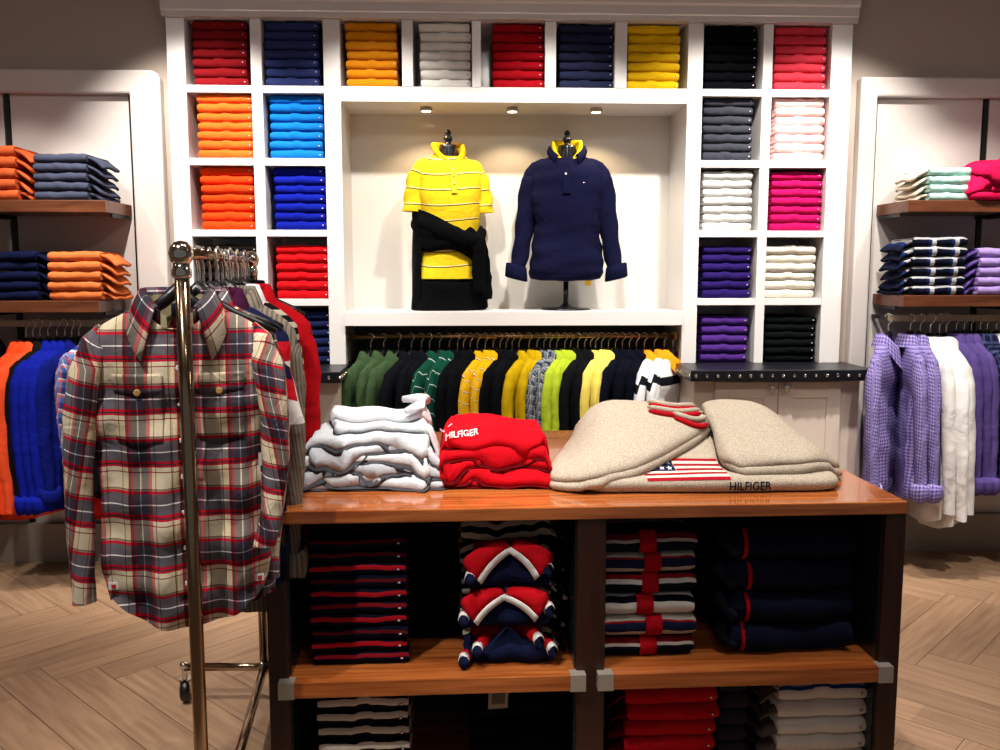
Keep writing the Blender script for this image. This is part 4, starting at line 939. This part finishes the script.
for i, (px, py, ww) in enumerate(((674, 409, .075), (676, 415, .080), (692, 423, .05))):
    cx, cy, _z = surf(px, py, btree)
    P = [(cx-ww+2*ww*k/10, cy-.03*math.sin(PI*k/10)+.015) for k in range(11)]
    MB().tube([Vector((x, y, tC(x, y)+.004))-oC.location for x, y in P], [.004]+[.009]*9+[.004], 8).build('red_neck_lining', F('#a8121e'), oC, smooth=True)
    MB().tube([Vector((x, y+.018, tC(x, y+.018)+.010))-oC.location for x, y in P], [.004]+[.009]*9+[.004], 8).build('neck_rib', M_oat, oC, smooth=True)
# ------------------------------------------------------------------ the garment rack
RKX0, RKY0, RKX1, RKY1, RKZ = -.602, 1.95, -.705, 3.02, 1.535
def RK(y, z=RKZ): f = (y-RKY0)/(RKY1-RKY0); return Vector((RKX0+(RKX1-RKX0)*f, y, z))
RO = RK(RKY0, 0)
M_pole = plain('polished_brass_chrome', '#a8937a', .13, 1)
rk = thing('garment_rack', 'polished metal rolling garment rack with tall posts left of the table', 'rack', RO)
def rt(name, pts, r, n=16, m=M_pole, par=rk): return MB().tube([Vector(p)-RO for p in pts], r, n).build(name, m, par, smooth=True)
rt('front_post', [RK(RKY0, .13), RK(RKY0, .6), RK(RKY0, 1.0), RK(RKY0, 1.52)], .0155)
rt('rear_post', [RK(RKY1, .13), RK(RKY1, .8), RK(RKY1, 1.52)], .0145)
rt('top_rail', [RK(RKY0), RK(2.5), RK(RKY1)], .0125)
for y in (RKY0, RKY1):
    c = RK(y)-RO
    b = MB().lathe([(.003, -.027), (.014, -.024), (.022, -.016), (.026, 0), (.022, .014), (.013, .024), (.003, .027)], c, 20).build('ball_joint', M_chrome, rk, smooth=True)
    MB().lathe([(.018, -.052), (.021, -.046), (.021, -.036), (.018, -.030), (.017, -.02)], c, 20).build('collar_ring', M_chrome, b, smooth=True)
rt('base_bar', [RK(RKY0, .13), RK(2.5, .13), RK(RKY1, .13)], .0145)
for y, nm in ((RKY0, 'front'), (RKY1, 'rear')):
    c = RK(y, .13); cb = rt('cross_bar', [c+Vector((-.28, .01, 0)), c+Vector((.17, -.005, 0))], .014)
    MB().lathe([(.003, -.024), (.016, -.02), (.023, 0), (.016, .02), (.003, .024)], c-RO, 16).build('joint', M_chrome, cb, smooth=True)
    for dx in (-.275, .165):
        q = c+Vector((dx, .005, 0))-RO
        cs = MB().lathe([(.008, -.05), (.010, -.03), (.010, 0.0), (.016, .002), (.016, .016), (.004, .02)], q, 12).build('caster', M_chrome, rk, smooth=True)
        mb = MB(); mb.grid([[(q.x+h, q.y+.015+r*math.cos(t*PI/10), q.z-.088+.0+r*math.sin(t*PI/10)) for t in range(20)] for r, h in ((.01, -.014), (.036, -.014), (.040, -.009), (.040, .009), (.036, .014), (.01, .014))], True, None, 0, True, True)
        mb.build('wheel', M_plastic, cs, smooth=True)
        MB().box(q.x-.019, q.x-.015, q.y-.005, q.y+.03, q.z-.095, q.z-.045).box(q.x+.015, q.x+.019, q.y-.005, q.y+.03, q.z-.095, q.z-.045).box(q.x-.019, q.x+.019, q.y-.005, q.y+.03, q.z-.048, q.z-.043).build('fork', M_chrome, cs)
TAR = plaid('red_grey_cream_tartan', .116,
    [(0, '#d86478'), (.04, '#8f8f9c'), (.17, '#ffffff'), (.195, '#9494a2'), (.34, '#ee8fa0'), (.41, '#ffffff'), (.48, '#b0707c'), (.495, '#ffffff'), (.80, '#8a6a5c'), (.815, '#fffaf0'), (.93, '#c8485c'), (.965, '#777680')],
    .118, [(0, '#c01832'), (.05, '#625e66'), (.22, '#f4f0f2'), (.245, '#68626a'), (.44, '#c8203a'), (.49, '#a08c78'), (.52, '#6c2430'), (.535, '#d9cdb2'), (.83, '#8c2c38'), (.85, '#d9cdb2'), (.93, '#c0203a'), (.97, '#3c383e')], mul=True)
HS = Shirt(.74, .190, 'long', .055, .015, 21, .08, -.005, .42, 96, 60, False, .074, .080, .045, .72, .915, .03, .84)
ANG = math.atan2(RKX0-RKX1, RKY1-RKY0)
p = RK(2.06)+Vector((-.035, 0, 0)); ht = thing('hanging_shirt', 'red, grey and cream tartan long-sleeved shirt at the front of the rack', 'shirt', p, ANG+.10, 'garments on the rolling rack'); ht.scale.x = .93
bd = put('shirt_body', HS.body, ht, mat=TAR)
put('collar', HS.col, ht, mat=TAR, solid=.003)
h = put('hanger', HG, ht); put('hook', HK, h)
M_in = F('#a89c7c')
# inner neck
rows = [[((.066+.0)*math.cos(t), .038*math.sin(t), HS.top+z-.05*max(0, -math.sin(t))**1.5) for t in [-PI/2+.35+(2*PI-.7)*k/24 for k in range(25)]] for z in (-.05, -.02, .02)]
MB().grid(rows).build('neck_lining', M_in, ht, smooth=True)
MB().box(-.02, .02, .030, .034, HS.top-.03, HS.top+.0).build('size_label', plain('label_navy', '#1c2348', .7), ht)
def onfront(S, x0, x1, z0, z1, lift, nx=8, nz=10, taper=0):
    rows = [[(x0+(x1-x0)*i/nx, S.front(x0+(x1-x0)*i/nx, z0+(z1-z0)*j/nz, lift), S.top+z0+(z1-z0)*j/nz-(taper*(1-abs(2*i/nx-1)) if j == nz else 0)) for i in range(nx+1)] for j in range(nz+1)]
    return MB().grid(rows, False, [[(v[0], v[2]-S.top) for v in r] for r in rows])
onfront(HS, -.017, .017, -.075, -.66, .005, 4, 50).build('button_placket', TAR, ht, smooth=True, solid=.002)
for k in range(7):
    z = -.14-.082*k; y = HS.front(0, z, .007)
    b = MB(); b.grid([[(r*math.cos(q*PI/6), y-e, HS.top+z+r*math.sin(q*PI/6)) for q in range(12)] for r, e in ((.0055, -.002), (.0055, .0015), (.003, .0015), (.001, .0008))], True, None, 0, False, True)
    b.build('button', M_pearl, ht, smooth=True)
for sg in (-1, 1):
    cx = sg*.093
    pk_ = onfront(HS, cx-.055, cx+.055, -.165, -.30, .004, 10, 12, .018).build('chest_pocket', TAR, ht, smooth=True, solid=.002)
    onfront(HS, cx-.057, cx+.057, -.152, -.192, .007, 10, 6, .014).build('pocket_flap', TAR, pk_, smooth=True, solid=.002)
    y = HS.front(cx, -.195, .011); b = MB(); b.grid([[(cx+r*math.cos(q*PI/6), y-e, HS.top-.193+r*math.sin(q*PI/6)) for q in range(12)] for r, e in ((.008, -.002), (.008, .002), (.005, .0025), (.001, .0015))], True, None, 0, False, True)
    b.build('button', M_brassb, pk_, smooth=True)
    z = -.635; x = sg*.172; y = HS.front(x, z, .006)
    lb = MB().box(x-.011, x+.011, y-.0015, y+.002, HS.top+z-.008, HS.top+z+.008).build('gusset_patch', M_patchw, ht)
    MB().box(x-.004, x+.006, y-.003, y-.001, HS.top+z-.005, HS.top+z+.004).build('red_mark', M_patchr, lb)
tgp = MB().box(.178, .206, -.025, -.023, -.555, -.455).build('price_tag', plain('price_card', '#d9d3cc', .7), ht)
MB().box(.182, .202, -.0256, -.025, -.50, -.485).build('barcode', plain('barcode_ink', '#30343c', .8), tgp)
MB().box(.182, .202, -.0256, -.025, -.52, -.505).build('yellow_block', plain('price_yellow', '#c8a02c', .8), tgp)
m_nrw = striped('navy_red_white_blocks', .50, [(0, '#10152c'), (.20, '#c41428'), (.33, '#e6e2e2'), (.62, '#e6e2e2'), (.66, '#10152c')], 0, .0)
m_tri = striped('tricolour_yoke', 1.0, [(0, '#0f1428'), (.62, '#e4e0df'), (.86, '#c01424'), (.91, '#12183a')], 1, 0)
m_cab = striped('grey_cable_knit', .016, [(0, '#7c7468'), (.6, '#5c554c')], 0)
SR = Shirt(.74, .185, 'long', .05, .012, 31, .05, -.04, .2, 40, 24, False, .068, .06, .03, .8, .82)
SP = Shirt(.70, .19, 'short', .045, .012, 32, .03, .0, .2, 40, 24, sw=.75, sx=.76)
SC = Shirt(.80, .185, 'long', .055, .010, 33, .0, -.04, .1, 40, 24, True, .072, .09, .03, .82, .84)
rack_items = [(2.14, SR, TAR, 'second tartan shirt just behind the front one on the rack', 0, 1, None), (2.22, SP, m_tri, 'white polo with red and navy shoulder bands on the rack', .03, 1.04, F('#3c1430')),
    (2.31, SC, m_cab, 'grey cable-knit cardigan on the rack', .045, 1, None), (2.39, SP, F('#10131f'), 'black shirt behind the grey cardigan on the rack', .02, .92, None),
    (2.46, SR, m_bw, 'black and white striped sweater on the rack behind the cardigan', .04, .98, F('#d8d8da')),
    (2.56, SC, F('#9c0a14'), 'red long coat with stand collar in the middle of the rack', .045, .98, None), (2.65, SP, F('#12141e'), 'black shirt hanging right behind the red coat on the rack', .0, .9, None), (2.74, SR, F('#0e1018'), 'black coat third from the rear post of the rack', 0, .9, None),
    (2.83, SR, F('#141622'), 'dark navy jacket second from the rear post of the rack', 0, .9, None), (2.91, SC, F('#26221f'), 'dark brown coat beside the rear post of the rack', 0, .9, None)]
for (y, S, mt, lab, dx, s_, cm) in rack_items:
    p = RK(y)+Vector((dx, 0, 0))
    q = hanging('hanging_coat' if 'coat' in lab else 'hanging_shirt', lab, 'coat' if 'coat' in lab else 'shirt', RK(y)+Vector((dx, 0, 0)), ANG-.06, S, mt, 'garments on the rolling rack', colmat=cm, scale=s_); q.scale.x = s_*(.84 if 'coat with' in lab else (.80 if y < 2.2 else .73))
# spare hangers packed along the rail
hh = None
for i, y in enumerate((2.11, 2.19, 2.275, 2.365, 2.455, 2.54, 2.62, 2.70, 2.79, 2.87, 2.95)):
    lab = 'empty black hanger with chrome hook on the rack rail, number squeezed between two garments'
    lab = 'empty black clothes hanger squeezed between garments on the rack, %s from the front post' % ('first', 'second', 'third', 'fourth', 'fifth', 'sixth', 'seventh', 'eighth', 'ninth', 'tenth', 'eleventh')[i]
    t = thing('clothes_hanger', lab, 'hanger', RK(y), ANG+.05*math.sin(i*2.3), 'spare hangers on the rack')
    put('shoulders', HG, t); put('hook', HK, t)
